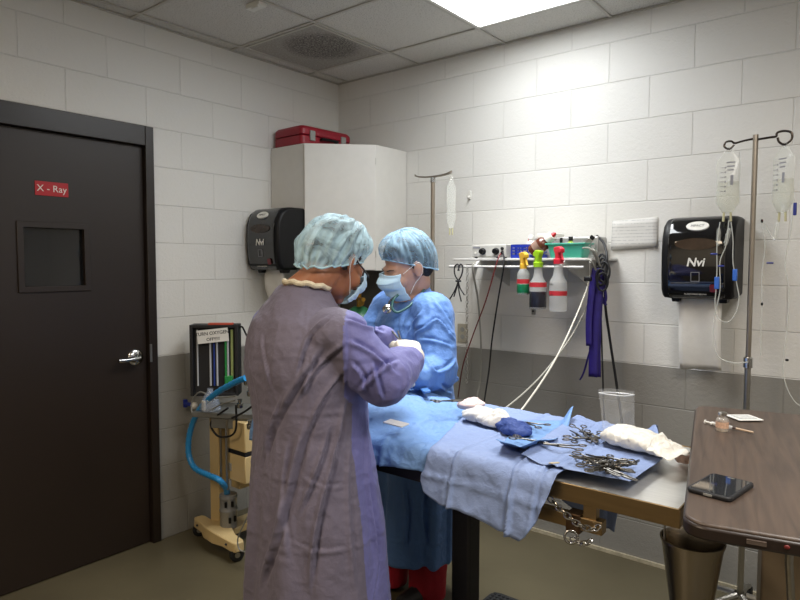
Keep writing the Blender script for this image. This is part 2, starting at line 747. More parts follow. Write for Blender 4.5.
# red sign on the door
sy0, sy1, sz0, sz1 = -1.985, -1.836, 1.832, 1.898
sg = thing('door_sign', 'small red plastic X - Ray sign fixed high on the dark door', 'sign', (X1, (sy0 + sy1) / 2, sz0))
B().box2((X1 + .0002, sy0, sz0), (X1 + .003, sy1, sz1)).build('sign_plate', M_RED, sg, True, bevel=.001)
TM = fr((X1 + .0034, (sy0 + sy1) / 2, (sz0 + sz1) / 2), (0, 1, 0), (0, 0, 1), (1, 0, 0))
finish('lettering', text_mesh('X - Ray', .044, TM, .0003), M_WHITEP, sg, True, smooth=0)

# ceiling lamps: the visible panel and two added fill panels
m_lens = emit_mat('lit_lens', 'f8fcff', 11)
m_lens_fill = emit_mat('fill_lens_warm', 'ffe9cf', 2.5)


def ceiling_lamp(ix, i0, label, lens):
    x0, x1 = GX[ix] + .011, GX[ix + 1] - .011
    y1, y0 = GY[i0] - .011, GY[i0 + 2] + .011
    t = thing('ceiling_light', label, 'light', ((x0 + x1) / 2, (y0 + y1) / 2, CEIL))
    b = B()
    f = .016
    b.box2((x0, y0, CEIL - .002), (x0 + f, y1, CEIL + .03))
    b.box2((x1 - f, y0, CEIL - .002), (x1, y1, CEIL + .03))
    b.box2((x0 + f, y0, CEIL - .002), (x1 - f, y0 + f, CEIL + .03))
    b.box2((x0 + f, y1 - f, CEIL - .002), (x1 - f, y1, CEIL + .03))
    b.build('lamp_frame', M_WHITEP, t, True)
    b = B()
    b.grid([[(x0 + f, y0 + f, CEIL + .006), (x1 - f, y0 + f, CEIL + .006)], [(x0 + f, y1 - f, CEIL + .006), (x1 - f, y1 - f, CEIL + .006)]])
    b.build('lens', lens, t, True, smooth=0, norm=False)
    for p in t.children:
        if p.name.startswith('lens'):
            p.data.flip_normals()


def lamp_glow(ix, i0, col, energy, spread):
    ld = bpy.data.lights.new('panel_area_light', 'AREA')
    ld.shape = 'RECTANGLE'
    ld.size, ld.size_y = .54, 1.14
    ld.energy = energy
    ld.color = col
    ld.spread = math.radians(spread)
    o = bpy.data.objects.new('panel_area_light', ld)
    COL.objects.link(o)
    o.location = ((GX[ix] + GX[ix + 1]) / 2, GY[i0] - .61, CEIL + .003)


lamp_glow(2, 0, (.97, .99, 1), 11, 80)
lamp_glow(2, 5, (1, .82, .60), 29, 165)  # added warm fill, unseen behind the viewer
lamp_glow(5, 2, (1, .97, .93), 36, 165)  # added fill to brighten the right wall, out of view
ceiling_lamp(2, 0, 'bright white lensed ceiling light panel above the operating table', m_lens)
ceiling_lamp(2, 5, 'added ceiling fill light panel, unseen behind the viewer', m_lens_fill)
ceiling_lamp(5, 2, 'added ceiling fill light panel, unseen above the right side of the room', m_lens_fill)

# perforated return grille
x0, x1, y0, y1 = GX[0] + .012, GX[1] - .012, GY[1] + .012, GY[0] - .012
t = thing('ceiling_vent', 'square perforated ceiling vent plate with a dark round duct patch', 'vent', ((x0 + x1) / 2, (y0 + y1) / 2, CEIL))
b = B()
f = .014
b.box2((x0, y0, CEIL - .003), (x0 + f, y1, CEIL + .01))
b.box2((x1 - f, y0, CEIL - .003), (x1, y1, CEIL + .01))
b.box2((x0 + f, y0, CEIL - .003), (x1 - f, y0 + f, CEIL + .01))
b.box2((x0 + f, y1 - f, CEIL - .003), (x1 - f, y1, CEIL + .01))
b.build('vent_frame', m_tbar, t, True)
m_perf, nt, bs = new_mat('perforated_plate')
N, L = nt.nodes, nt.links
g = N.new('ShaderNodeNewGeometry')
vo = N.new('ShaderNodeTexVoronoi')
vo.inputs['Scale'].default_value = 80
vo.inputs['Randomness'].default_value = 0.25
L.new(g.outputs['Position'], vo.inputs['Vector'])
rp = N.new('ShaderNodeValToRGB')
rp.color_ramp.elements[0].position = 0.36
rp.color_ramp.elements[0].color = (0, 0, 0, 1)
rp.color_ramp.elements[1].position = 0.6
L.new(vo.outputs['Distance'], rp.inputs[0])
vc = hit(322, 47, 2, CEIL)
vm = N.new('ShaderNodeVectorMath')
vm.operation = 'DISTANCE'
vm.inputs[1].default_value = (vc.x, vc.y, CEIL)
L.new(g.outputs['Position'], vm.inputs[0])
r2 = N.new('ShaderNodeValToRGB')
r2.color_ramp.elements[0].position = 0.10
r2.color_ramp.elements[0].color = lin('2e2a27')
e2 = r2.color_ramp.elements.new(0.17)
e2.color = lin('2e2a27')
r2.color_ramp.elements[-1].position = 0.24
r2.color_ramp.elements[-1].color = lin('8e8982')
L.new(vm.outputs['Value'], r2.inputs[0])
mx = N.new('ShaderNodeMix')
mx.data_type = 'RGBA'
mx.inputs[7].default_value = lin('b0aca4')
L.new(rp.outputs[0], mx.inputs[0])
L.new(r2.outputs[0], mx.inputs[6])
L.new(mx.outputs[2], bs.inputs['Base Color'])
bs.inputs['Roughness'].default_value = .6
B().box2((x0 + f, y0 + f, CEIL + .001), (x1 - f, y1 - f, CEIL + .004)).build('perforated_plate', m_perf, t, True, smooth=0)

# small clip device on the ceiling tile
c = hit(256, 5, 2, CEIL)
t = thing('ceiling_clip', 'small white plastic clip on a ceiling tile near the vent', 'clip', (c.x, c.y, CEIL))
b = B()
b.box((c.x, c.y, CEIL - .004), (.10, .05, .024))
b.build('clip_body', M_WHITEP, t, True, bevel=.004)
B().box((c.x + .02, c.y - .02, CEIL - .02), (.05, .012, .012)).build('clip_tab', M_WHITEP, t, True, bevel=.003)

# world: closed room, only a trace of ambient
w = bpy.data.worlds.new('world')
scene.world = w
w.use_nodes = True
w.node_tree.nodes['Background'].inputs[0].default_value = (0.5, 0.47, 0.42, 1)
w.node_tree.nodes['Background'].inputs[1].default_value = 0.05
vs = scene.view_settings
vs.view_transform = 'Standard'
vs.look = 'None'
vs.gamma = 1
vs.exposure = 0.22
vs.use_curve_mapping = False
# ================================================================ CABINET
m_cab = mat('white_laminate', 'd3d0c9', 0.45, 0, 0.02)
CZ0, CZ1 = 1.475, 2.235
cab = thing('wall_cabinet', 'white laminate diagonal corner wall cabinet hung in the room corner', 'cabinet', (.25, -.25, CZ0))
poly = [(.004, -.004), (.004, -.61), (.305, -.61), (.61, -.305), (.61, -.004)]
B().prism(poly, CZ0, CZ1).build('cabinet_body', m_cab, cab, True, bevel=.0015)
dx = V((1, 1, 0)).normalized()
dn = V((1, -1, 0)).normalized()
Md = fr((.305, -.61, CZ0), dx, (0, 0, 1), dn)
Ld = .305 * math.sqrt(2)
b = B(Md)
b.box2((.004, .004, .001), (Ld - .004, CZ1 - CZ0 - .004, .019))
b.build('cabinet_door', m_cab, cab, True, bevel=.0015)
for zz in (.1, .66):
    b = B(Md)
    b.cyl((Ld - .003, zz - .02, .012), (Ld - .003, zz + .02, .012), .004)
    b.build('hinge', M_STEEL, cab, True)

# red tool case on the cabinet
m_case = mat('red_case_plastic', '8e1426', 0.42, 0, 0.06, 10)
cx = V((.155, -.39, CZ1))
cs = thing('tool_case', 'dark red plastic tool case lying on top of the white corner cabinet', 'case', cx, math.radians(88))
W_, D_, H_ = .42, .275, .118
b = B()
b.prism(rrect(W_, D_, .03), .001, H_ * .5)
b.build('case_base', m_case, cs, bevel=.008)
b = B()
r0 = rrect(W_, D_, .03)
b.loft([[V((x, y, H_ * .5 + .003)) for x, y in r0], [V((x, y, H_ * .85)) for x, y in r0], [V((x * .93, y * .9, H_)) for x, y in r0]])
b.build('case_lid', m_case, cs, bevel=.006)
for sx in (-1, 1):
    b = B()
    b.box((sx * .13, -D_ / 2 - .004, H_ * .5), (.04, .012, .06))
    b.build('latch', M_GREYP, cs, bevel=.003)
b = B()
b.tube([(-.06, -D_ / 2, .045), (-.055, -D_ / 2 - .025, .045), (.055, -D_ / 2 - .025, .045), (.06, -D_ / 2, .045)], .009, 8, smooth=4)
b.build('handle', M_BLACKP, cs)

# ================================================== PAPER TOWEL DISPENSERS
DW, DH, DD = .302, .372, .215


def dispenser(label, loc, rot, paper_len, paper_label):
    t = thing('towel_dispenser', label, 'paper towel dispenser', loc, rot)
    # side profile (y outward, z up) swept along x
    prof = [(0, .01), (.06, 0), (DD - .035, 0), (DD - .012, .03), (DD - .002, .12), (DD, .2), (DD - .006, .28), (DD - .03, DH - .035), (DD - .07, DH - .008), (DD - .12, DH), (0, DH)]
    rings = []
    for x, sc in ((-DW / 2, .93), (-DW / 2 + .012, .985), (-DW / 2 + .04, 1), (DW / 2 - .04, 1), (DW / 2 - .012, .985), (DW / 2, .93)):
        rings.append([V((x, y * sc if y > 0 else 0, DH / 2 + (z - DH / 2) * sc)) for y, z in prof])
    B().loft(rings).build('housing', M_BLACKP, t, bevel=.004, bseg=3)
    # smoked glossy front cover
    pf = [(DD - .034, .002), (DD - .010, .03), (DD, .12), (DD + .003, .2), (DD - .003, .28), (DD - .027, DH - .034), (DD - .066, DH - .005)]
    rows = []
    for x in np.linspace(-DW / 2 + .03, DW / 2 - .03, 8):
        rows.append([V((x, y + .001, z)) for y, z in pf])
    B().grid(rows).build('front_cover', M_BLACKG, t, solid=.003, subd=1)

    def on(x, z, off=.006):
        ys = [p[0] for p in pf]
        zs = [p[1] for p in pf]
        return V((x, float(np.interp(z, zs, ys)) + off, z))
    # amber viewing window
    o = on(-.0, .245)
    b = B(fr(o, (-1, 0, 0), (0, -.06, 1), (0, 1, .06)))
    b.loft([[V((.088 * math.cos(a), .026 * math.sin(a), zz)) for a in [2 * PI * k / 32 for k in range(32)]] for zz in (-.004, .001)])
    b.build('viewing_window', mat('smoked_window', '33261d', .12, 0, 0.2, 30), t)
    o = on(0, .325, .006)
    b = B(fr(o, (-1, 0, 0), (0, -.55, .83), (0, .83, .55)))
    b.loft([[V((.047 * math.cos(a), .024 * math.sin(a), zz)) for a in [2 * PI * k / 32 for k in range(32)]] for zz in (-.006, .002)])
    ov = b.build('oval_badge', M_WHITEP, t)
    tm = text_mesh('MPACT', .017, fr(o + V((0, .83, .55)) * .0025, (-1, 0, 0), (0, -.55, .83), (0, .83, .55)), .0002)
    finish('lettering', tm, M_INK, t, smooth=0)
    o = on(0, .163, .0065)
    up = V((0, .02, 1)).normalized()
    tm = text_mesh('Nvi', .052, fr(o, (-1, 0, 0), up, up.cross(V((-1, 0, 0))) * -1), .0003, shear=.18, bold=.0012)
    finish('logo', tm, M_WHITEP, t, smooth=0)
    o = on(-.0, .10, .0066)
    b = B(fr(o, (-1, 0, 0), (0, .1, 1), (0, 1, -.1)))
    for dxx in (-.017, .017):
        b.box((dxx, 0, 0), (.002, .04, .0008))
    for dz in (-.02, .02):
        b.box((0, dz, 0), (.036, .002, .0008))
    b.build('hand_pictogram', M_GREYINK, t)
    o = on(-.0, .022, .0075)
    tm = text_mesh('PLACE HAND BELOW', .0095, fr(o, (-1, 0, 0), (0, .35, 1), (0, 1, -.35)), .0002)
    finish('caption', tm, M_WHITEP, t, smooth=0)
    o = on(-.075, .05, .0068)
    b = B(fr(o, (-1, 0, 0), (0, .2, 1), (0, 1, -.2)))
    b.prism(rrect(.03, .034, .006), 0, .0008)
    b.build('red_mark', mat('dark_red_mark', '6e1420', .4), t)
    for sx in (-1, 1):
        b = B()
        b.box((sx * .1, DD * .55, -.008), (.03, .05, .02), taper=(1.2, 1.2))
        b.build('foot_tab', M_BLACKP, t, bevel=.003)
    # hanging paper sheet
    pw = .18
    rows = []
    for i in range(14):
        f = i / 13
        z = .012 - paper_len * f
        y = .105 + .018 * math.sin(f * 2.2) - .05 * f * f
        row = []
        for j in range(9):
            x = -pw / 2 + pw * j / 8
            zz = z + (.006 * noise.noise(V((j * 1.7, 3.1, i * 0))) - .012 * (j / 8 - .5) if i == 13 else 0)
            row.append((x, y + .006 * math.sin(j * .8 + f * 2), zz))
        rows.append(row)
    p = B().grid(rows).build('paper_towel', M_PAPER, t, solid=.0006)
    p['label'] = paper_label
    return t


dispenser('glossy black paper towel dispenser on the back wall with a long white paper sheet hanging', (2.408, 0, 1.362), PI, .345,
          'white paper towel hanging down')
dispenser('black paper towel dispenser on the side of the corner cabinet behind the person in lavender', (.162, -.61, 1.478), PI, .2,
          'white paper towel hanging down')

# note taped on the wall
m_note, nt, bs = new_mat('printed_note')
N, L = nt.nodes, nt.links
g = N.new('ShaderNodeNewGeometry')
sp = N.new('ShaderNodeSeparateXYZ')
L.new(g.outputs['Position'], sp.inputs[0])
wv = N.new('ShaderNodeMath')
wv.operation = 'SINE'
ml = N.new('ShaderNodeMath')
ml.operation = 'MULTIPLY'
ml.inputs[1].default_value = 2 * PI / .0165
L.new(sp.outputs[2], ml.inputs[0])
L.new(ml.outputs[0], wv.inputs[0])
nz = N.new('ShaderNodeTexNoise')
nz.inputs['Scale'].default_value = 1
mp = N.new('ShaderNodeMapping')
mp.inputs['Scale'].default_value = (140, 1, 62)
L.new(g.outputs['Position'], mp.inputs[0])
L.new(mp.outputs[0], nz.inputs['Vector'])
ad = N.new('ShaderNodeMath')
ad.operation = 'MULTIPLY_ADD'
ad.inputs[1].default_value = 0.9
L.new(nz.outputs['Fac'], ad.inputs[0])
L.new(wv.outputs[0], ad.inputs[2])
rp = N.new('ShaderNodeValToRGB')
rp.color_ramp.elements[0].position = .93
rp.color_ramp.elements[0].color = lin('cfcdc8')
rp.color_ramp.elements[1].position = 1.0
rp.color_ramp.elements[1].color = lin('a9a8a6')
dv = N.new('ShaderNodeMath')
dv.operation = 'MULTIPLY'
dv.inputs[1].default_value = 0.72
L.new(ad.outputs[0], dv.inputs[0])
L.new(dv.outputs[0], rp.inputs[0])
L.new(rp.outputs[0], bs.inputs['Base Color'])
bs.inputs['Roughness'].default_value = .8
b = B()
rows = []
for i in range(6):
    f = i / 5
    rows.append([(1.953 + .226 * k / 8, -.003 - .004 * abs(math.sin(k + f * 3)) - .006 * f * f, 1.738 - .148 * f + .012 * k / 8) for k in range(9)])
o = b.grid(rows).build('wall_note', m_note, solid=.0008)
tag(o, 'white printed sheet of paper taped to the back wall beside the black dispenser', 'note')

# ====================================================== SHELF AND CONTENTS
SHZ = 1.535
sh = thing('wall_shelf', 'narrow white metal wall shelf with a hanging front rail on the back wall', 'shelf', (1.58, 0, SHZ))
b = B()
b.box2((1.2, -.335, SHZ), (1.985, -.002, SHZ + .012))
m_shelf = mat('white_shelf_enamel', 'c9c7c2', .4)
b.build('shelf_board', m_shelf, sh, True, bevel=.002)
b = B()
b.cyl((1.193, -.365, 1.503), (1.955, -.365, 1.503), .006)
b.build('front_rail', m_shelf, sh, True)
for x in (1.36, 1.84):
    b = B()
    b.prism([(-.001, 1.39), (-.001, SHZ), (-.33, SHZ), (-.37, 1.512), (-.37, 1.497), (-.33, 1.515), (-.02, 1.40)], -.006, .006, M=Matrix(((0, 0, 1, x), (1, 0, 0, 0), (0, 1, 0, 0), (0, 0, 0, 1))))
    b.build('bracket', m_shelf, sh, True, bevel=.001)
ST = SHZ + .0125

# electrosurgery unit
m_unit = mat('unit_grey', 'b4b2ac', .4, 0, .03)
un = thing('electrosurgery_unit', 'flat grey electrosurgery unit with black round knobs on the left end of the shelf', 'medical device', (1.415, -.19, ST), math.radians(-1.5))
B().box2((-.105, -.13, .006), (.105, .13, .072)).build('unit_case', m_unit, un, bevel=.004)
B().box2((-.1, -.1325, .012), (.1, -.13, .068)).build('face_panel', mat('unit_face', 'c1bfb8', .4), un, bevel=.001)
B().box2((-.095, -.134, .052), (-.05, -.1324, .062)).build('name_plate', M_GREYINK, un)
for x in (-.032, .05):
    b = B()
    b.lathe([(.018, 0), (.018, .008), (.0145, .011), (.013, .024), (0.002, .025)], (x, -.132, .036), (0, -1, 0), 24)
    b.build('knob', M_BLACKP, un)
for z in (.05, .027):
    b = B()
    b.lathe([(.0085, 0), (.0085, .006), (.004, .007)], (.086, -.132, z), (0, -1, 0), 16)
    b.build('socket', M_BLACKM, un)
b = B()
b.lathe([(.006, 0), (.006, .004)], (-.08, -.132, .028), (0, -1, 0), 16)
b.build('lamp_button', M_WHITEP, un)
for sx in (-1, 1):
    for sy in (-1, 1):
        B().cyl((sx * .09, sy * .11, 0), (sx * .09, sy * .11, .006), .008).build('foot', M_RUBBER, un)

# silver unit at the back of the shelf
su = thing('silver_monitor', 'long silver monitor box at the back of the shelf behind the teal basket', 'medical device', (1.762, -.09, ST), math.radians(2))
B().box2((-.17, -.065, 0.004), (.175, .065, .108)).build('unit_case', mat('silver_case', 'a9a8a5', .35, .6, .04), su, bevel=.008, bseg=3)
b = B()
b.lathe([(.026, 0), (.026, .006), (.018, .008), (.016, .003), (0.002, .003)], (.135, -.066, .06), (0, -1, 0), 24)
b.build('socket', M_GREYP, su)
B().box2((-.16, -.067, .02), (.09, -.065, .092)).build('face_panel', mat('silver_face', '8f8f8d', .4), su)
b = B()
b.box2((-.21, -.05, .108), (-.10, .05, .130))
o = b.build('white_pack', M_WHITEP, None, bevel=.004)
o.name = 'white_box'
o.location = (1.655, -.09, ST + .1085)
tag(o, 'small pale flat box lying on the silver monitor', 'box')

# blue basket
m_bb = mat('blue_basket_plastic', '1a2f9a', .35, 0, .04)


def basket_lattice(t, w, d, h, m, slots):
    b = B()
    b.box2((-w / 2, -d / 2, 0), (w / 2, d / 2, .004))
    b.build('basket_floor', m, t)
    for (ax, s) in (('y', -1), ('y', 1), ('x', -1), ('x', 1)):
        b = B()
        Lw = w if ax == 'y' else d
        n = slots
        off = (d if ax == 'y' else w) / 2
        for zz, hh in ((h * .12, h * .24), (h * .44, .006), (h * .66, .006), (h * .9, h * .2)):
            c = (0, s * off, zz) if ax == 'y' else (s * off, 0, zz)
            b.box(c, (Lw, .004, hh) if ax == 'y' else (.004, Lw, hh))
        for k in range(n + 1):
            q = -Lw / 2 + Lw * k / n
            c = (q, s * off, h / 2) if ax == 'y' else (s * off, q, h / 2)
            b.box(c, (.007, .005, h) if ax == 'y' else (.005, .007, h))
        b.build('basket_side', m, t)


bk = thing('blue_basket', 'small dark blue lattice basket on the shelf beside the grey unit', 'basket', (1.6, -.22, ST), math.radians(-3))
basket_lattice(bk, .125, .15, .07, m_bb, 4)


def bottle(name, label, loc, r, h, body, capm, band=None, tilt=None, capr=.55, caph=.2):
    t = thing(name, label, 'bottle', loc)
    b = B()
    hb = h * (1 - caph)
    b.lathe([(r * .92, 0), (r, r * .12), (r, hb * .72), (r * .9, hb * .82), (r * capr * .85, hb * .95), (r * capr * .85, hb)])
    b.build('bottle_body', body, t)
    b = B()
    b.lathe([(r * capr, hb), (r * capr * 1.02, hb + h * caph * .9), (r * capr * .9, h)], seg=24)
    b.build('bottle_cap', capm, t)
    if band:
        b = B()
        b.lathe([(r * 1.015, hb * .25), (r * 1.015, hb * .6)], cap=False)
        b.build('bottle_label', band, t)
    if tilt:
        t.rotation_euler = tilt
    return t


bottle('pill_bottle', 'white bottle with a yellow label standing in the blue basket', (1.605, -.215, ST + .005), .024, .115, M_WHITEP, M_WHITEP, mat('yellow_label', 'd9b83c', .5))
bottle('pill_bottle', 'pale blue-white small bottle at the right end of the blue basket', (1.642, -.20, ST + .005), .013, .1, mat('pale_blue_plastic', 'aebfd0', .4), M_WHITEP)
o = bottle('pill_bottle', 'small red-capped white bottle at the back of the blue basket', (1.573, -.17, ST + .005), .014, .1, M_WHITEP, M_RED)

m_brown = mat('brown_bottle', '5a2d1e', .25, 0, .1, 20)
bottle('brown_bottle', 'brown bottle with white cap and red tip leaning over the teal basket', (1.655, -.295, ST + .03), .037, .135, m_brown, M_WHITEP,
       mat('brown_label', '8a6f62', .6), (0, math.radians(53), 0), .66, .27)
c = bpy.data.objects['brown_bottle']
b = B()
b.lathe([(.013, .135), (.010, .148), (.004, .155)])
b.build('red_tip', M_RED, c)

# teal basket
m_teal = mat('teal_plastic', '3f9d86', .38, 0, .04)
tb = thing('teal_basket', 'teal green open plastic bin on the shelf in front of the silver monitor', 'basket', (1.838, -.265, ST))
w0, w1, d0, d1, hh = .165, .195, .085, .105, .072
b = B()
outer0 = rrect(w0, d0, .012)
outer1 = rrect(w1, d1, .014)
in1 = rrect(w1 - .008, d1 - .008, .011)
in0 = rrect(w0 - .008, d0 - .008, .009)
b.loft([[V((x, y, 0)) for x, y in outer0], [V((x, y, hh)) for x, y in outer1], [V((x, y, hh)) for x, y in in1], [V((x, y, .004)) for x, y in in0]])
b.build('bin_shell', m_teal, tb)
b = B()
for s in (-1, 1):
    b.box((0, s * (d1 / 2 + .003), hh - .004), (w1 + .012, .006, .008))
    b.box((s * (w1 / 2 + .003), 0, hh - .004), (.006, d1, .008))
b.build('bin_rim', m_teal, tb, bevel=.002)
bottle('vial_bottle', 'black-capped small bottle at the left of the teal bin', (1.79, -.255, ST + .005), .014, .095, M_BLACKP, M_BLACKP)
bottle('vial_bottle', 'black-topped lime bottle in the middle of the teal bin', (1.838, -.25, ST + .005), .02, .1, mat('lime_plastic', '9fc13a', .4), M_BLACKP)
o = thing('tape_measure_tool', 'silver clipper tool leaning in the right of the teal bin', 'tool', (1.88, -.25, ST + .012))
o.name = 'clipper_tool'
o.rotation_euler = (0, math.radians(38), 0)
B().prism(rrect(.028, .018, .006), 0, .1).build('tool_body', M_STEEL, o, bevel=.002)
B().prism(rrect(.022, .012, .004), .1, .118).build('tool_head', M_BLACKP, o, bevel=.002)

# spray bottles hanging from the rail by their triggers
m_clearb = sheet_mat('frosted_bottle', 'd4d4d0', .34, .25, .6)


def spray(label, x, z0, H, r, headm, liqm, liq_h, band=True, flip=1, letters=False, squat=False, headh=.075):
    t = thing('spray_bottle', label, 'spray bottle', (x, -.405, z0), math.radians(-35))
    hb = H - headh
    if squat:
        pr_ = [(r * .9, 0), (r, .008), (r, hb * .72), (r * .92, hb * .82), (r * .5, hb * .98), (r * .42, hb)]
    else:
        pr_ = [(r * .92, 0), (r, .008), (r, hb * .56), (r * .93, hb * .63), (r * .6, hb * .74), (r * .5, hb * .86), (r * .46, hb)]
    b = B()
    b.lathe(pr_, seg=32)
    b.build('bottle_body', m_clearb, t)
    if liq_h:
        b = B()
        b.lathe([(r * .88, .004), (r * 1.004, .011), (r * 1.004, liq_h)], seg=32)
        b.build('liquid', liqm, t)
    if band:
        zb = hb * band
        bw = .022
        b = B()
        b.lathe([(r * 1.015, zb), (r * 1.015, zb + bw)], cap=False, seg=32)
        b.build('red_band', mat('red_tape', 'b5252e', .5), t)
    if letters:
        for zz, sz in ((hb * .34, .014), (hb * .56, .012)):
            me = text_mesh('POISON' if 0 else '00L000', sz, Matrix.Identity(4), .0002)
            co, _ = get_co(me)
            out = np.empty_like(co)
            a = co[:, 0] / r
            rr_ = r * 1.01 + co[:, 2]
            out[:, 0] = rr_ * np.sin(a)
            out[:, 1] = -rr_ * np.cos(a)
            out[:, 2] = co[:, 1] + zz
            set_co(me, out)
            finish('lettering', me, M_INK, t, smooth=0)
    # collar, head, nozzle and trigger
    b = B()
    b.lathe([(r * .56, hb - .004), (r * .58, hb + .018), (r * .42, hb + .022)], seg=24)
    b.build('collar', headm, t)
    b = B()
    P = [(-.016, hb + .02), (.016, hb + .02), (.017, hb + .042), (.03, hb + .06), (.03, hb + headh), (-.012, hb + headh + .004), (-.036, hb + headh - .008), (-.036, hb + headh - .026), (-.014, hb + .046)]
    P = [(x_ * flip, z_) for x_, z_ in P]
    b.prism(P, -.012, .012, M=Matrix(((1, 0, 0, 0), (0, 0, -1, 0), (0, 1, 0, 0), (0, 0, 0, 1))))
    b.build('spray_head', headm, t, bevel=.004, bseg=3)
    b = B()
    b.tube([(-.022 * flip, 0, hb + headh - .02), (-.03 * flip, 0, hb + headh - .045), (-.042 * flip, 0, hb + .012)], [.007, .006, .005], 8, smooth=3)
    b.build('trigger', headm, t)
    return t


spray('squat spray bottle with yellow head and green liquid hanging from the shelf rail', 1.662, 1.365, .208, .031, mat('yellow_head', 'd8a62c', .4),
      mat('green_liquid', '17774a', .2), .052, .42, -1, False, True)
spray('tall spray bottle with lime green head and dark liquid hanging from the rail', 1.742, 1.298, .283, .041, mat('lime_head', '8dbb12', .4),
      mat('dark_liquid', '2b2a31', .2), .085, .52, 1)
spray('tall spray bottle with red head and clear contents hanging from the rail', 1.847, 1.292, .305, .042, mat('red_head', 'c01f33', .4),
      None, 0, .33, -1, True)

# black tied cable hanging left on the rail
tc = thing('cable_tie_bundle', 'black folded cable tied in a bow hanging from the left end of the rail', 'cable', (1.26, -.375, 1.36))
tc.name = 'tied_cable'
b = B()
for s in (-1, 1):
    b.tube([(1.26, -.376, 1.425), (1.26 + s * .022, -.378, 1.46), (1.26 + s * .026, -.374, 1.5), (1.26 + s * .008, -.37, 1.515), (1.26 - s * .004, -.376, 1.48)], .004, 8, smooth=5)
b.build('cable_loop', M_BLACKM, tc, True)
b = B()
b.torus((1.26, -.377, 1.425), .012, .005, seg=16)
b.build('tie', M_BLACKM, tc, True)
for k, (ddx, ddz) in enumerate(((-.055, -.1), (-.028, -.085), (.02, -.11), (.04, -.075))):
    b = B()
    b.tube([(1.26, -.377, 1.425), (1.26 + ddx * .35, -.38, 1.425 + ddz * .5), (1.26 + ddx, -.377, 1.425 + ddz)], .0036, 8, smooth=5)
    b.build('cable_end', M_BLACKM, tc, True)

# hanging metal chain with links
ch = thing('hanging_chain', 'thin steel link chain hanging down the back wall below the shelf', 'chain', (1.14, -.1, .8))
lk = []
n = 34
b = B()
for k in range(n):
    z = 1.50 - k * .0205
    b.torus((1.14, -.1, z), .0088, .0022, axis=((1, 0, 0) if k % 2 else (0, 1, 0)), seg=10, rs=5, sx=1, sy=1.0)
b.build('chain_links', M_STEEL, ch, True)
b = B()
b.box2((1.13, -.1, 1.50), (1.15, 0, 1.515))
b.build('wall_bracket', M_STEEL, ch, True)


def cable(name, label, pts, r, m, cat='cable', seg=8):
    o = B().tube(pts, r, seg, smooth=8).build(name, m)
    tag(o, label, cat)
    return o


m_gcab = mat('grey_cable', '8c8a80', .5)
m_wcab = mat('white_cable', 'b4b0a3', .5)
m_rcab = mat('red_cable', '6e2222', .5)
cable('power_cable', 'grey cable hanging from the left end of the shelf down the wall', [V((1.35, -.30, 1.53)), V((1.345, -.37, 1.50)), hit(478, 300, 1, -.28), hit(481, 345, 1, -.2), hit(480, 380, 1, -.15), hit(476, 402, 1, -.15), hit(475, 425, 1, -.06), hit(475, 432, 1, -.006)], .005, m_gcab)
cable('lead_cable', 'dark red thin cable running from the grey unit knob down left', [V((1.49, -.325, 1.575)), hit(497, 262, 1, -.38), hit(486, 300, 1, -.36), hit(473, 335, 1, -.3), hit(463, 365, 1, -.25), hit(459, 390, 1, -.1), hit(458, 397, 1, -.005)], .0036, m_rcab)
cable('lead_cable', 'black cable running from the grey unit socket down the wall', [V((1.5, -.325, 1.585)), hit(504, 264, 1, -.38), hit(498, 300, 1, -.33), hit(492, 340, 1, -.22), hit(489, 370, 1, -.15), hit(484, 404, 1, -.15), hit(483, 425, 1, -.06), hit(483, 432, 1, -.006)], .0042, M_BLACKM)
cable('sensor_cable', 'white cable slanting from the purple straps down behind the table', [hit(590, 262, 1, -.34), hit(588, 285, 1, -.3), hit(570, 330, 1, -.5), hit(548, 372, 1, -.8), hit(516, 417, 1, -1.1), hit(508, 420, 1, -1.2)], .0042, m_wcab)
cable('sensor_cable', 'grey cable slanting lowest under the white one behind the table', [hit(590, 300, 1, -.2), hit(572, 335, 1, -.4), hit(548, 368, 1, -.65), hit(525, 392, 1, -.9), hit(500, 412, 1, -1.1), hit(490, 415, 1, -1.2)], .004, m_gcab)
cable('electric_cable', 'thick black cord hanging from the right end of the shelf to below the table', [hit(597, 236, 1, -.1), hit(604, 244, 1, -.2), hit(607, 262, 1, -.28), hit(605, 300, 1, -.2), hit(610, 340, 1, -.12), hit(616, 380, 1, -.1), hit(621, 415, 1, -.1), hit(624, 440, 1, -.05), hit(624, 446, 1, -.008)], .0065, M_BLACKM)
cable('electric_cable', 'thin black cord hanging just beside the purple straps', [hit(600, 290, 1, -.2), hit(601, 320, 1, -.15), hit(602, 350, 1, -.1), hit(603, 385, 1, -.1), hit(604, 415, 1, -.1), hit(605, 436, 1, -.05), hit(605, 442, 1, -.006)], .0045, M_BLACKM)
# coiled black cable loops at the shelf end
cc = thing('coiled_cable', 'coiled black cable looped on the right end of the shelf rail', 'cable', hit(602, 300, 1, -.3))
b = B()
for k in range(5):
    c = hit(601 + (k % 3) * 1.5, 262 + k * 5, 1, -.26 - .012 * k)
    b = B()
    b.torus(c, .03 + .004 * (k % 3), .0055, axis=(.35 - .2 * k, 1, .1 * k - .2), seg=24, rs=8, sx=.7, sy=1.25)
    b.build('cable_coil', M_BLACKM, cc, True)
b = B()
b.box(hit(588, 279, 1, -.36), (.035, .02, .022))
b.build('plug', M_BLACKP, cc, True, bevel=.004)
for k, (pa, pb) in enumerate((((586, 262), (596, 270)), ((590, 252), (600, 266)), ((583, 250), (598, 262)))):
    b = B()
    b.tube([hit(pa[0], pa[1] - 2, 1, -.335), hit((pa[0] + pb[0]) / 2, pa[1] - 1, 1, -.37), hit(pb[0], pb[1], 1, -.33)], .0045, 8, smooth=5)
    b.build('grey_lead', m_gcab, cc, True)

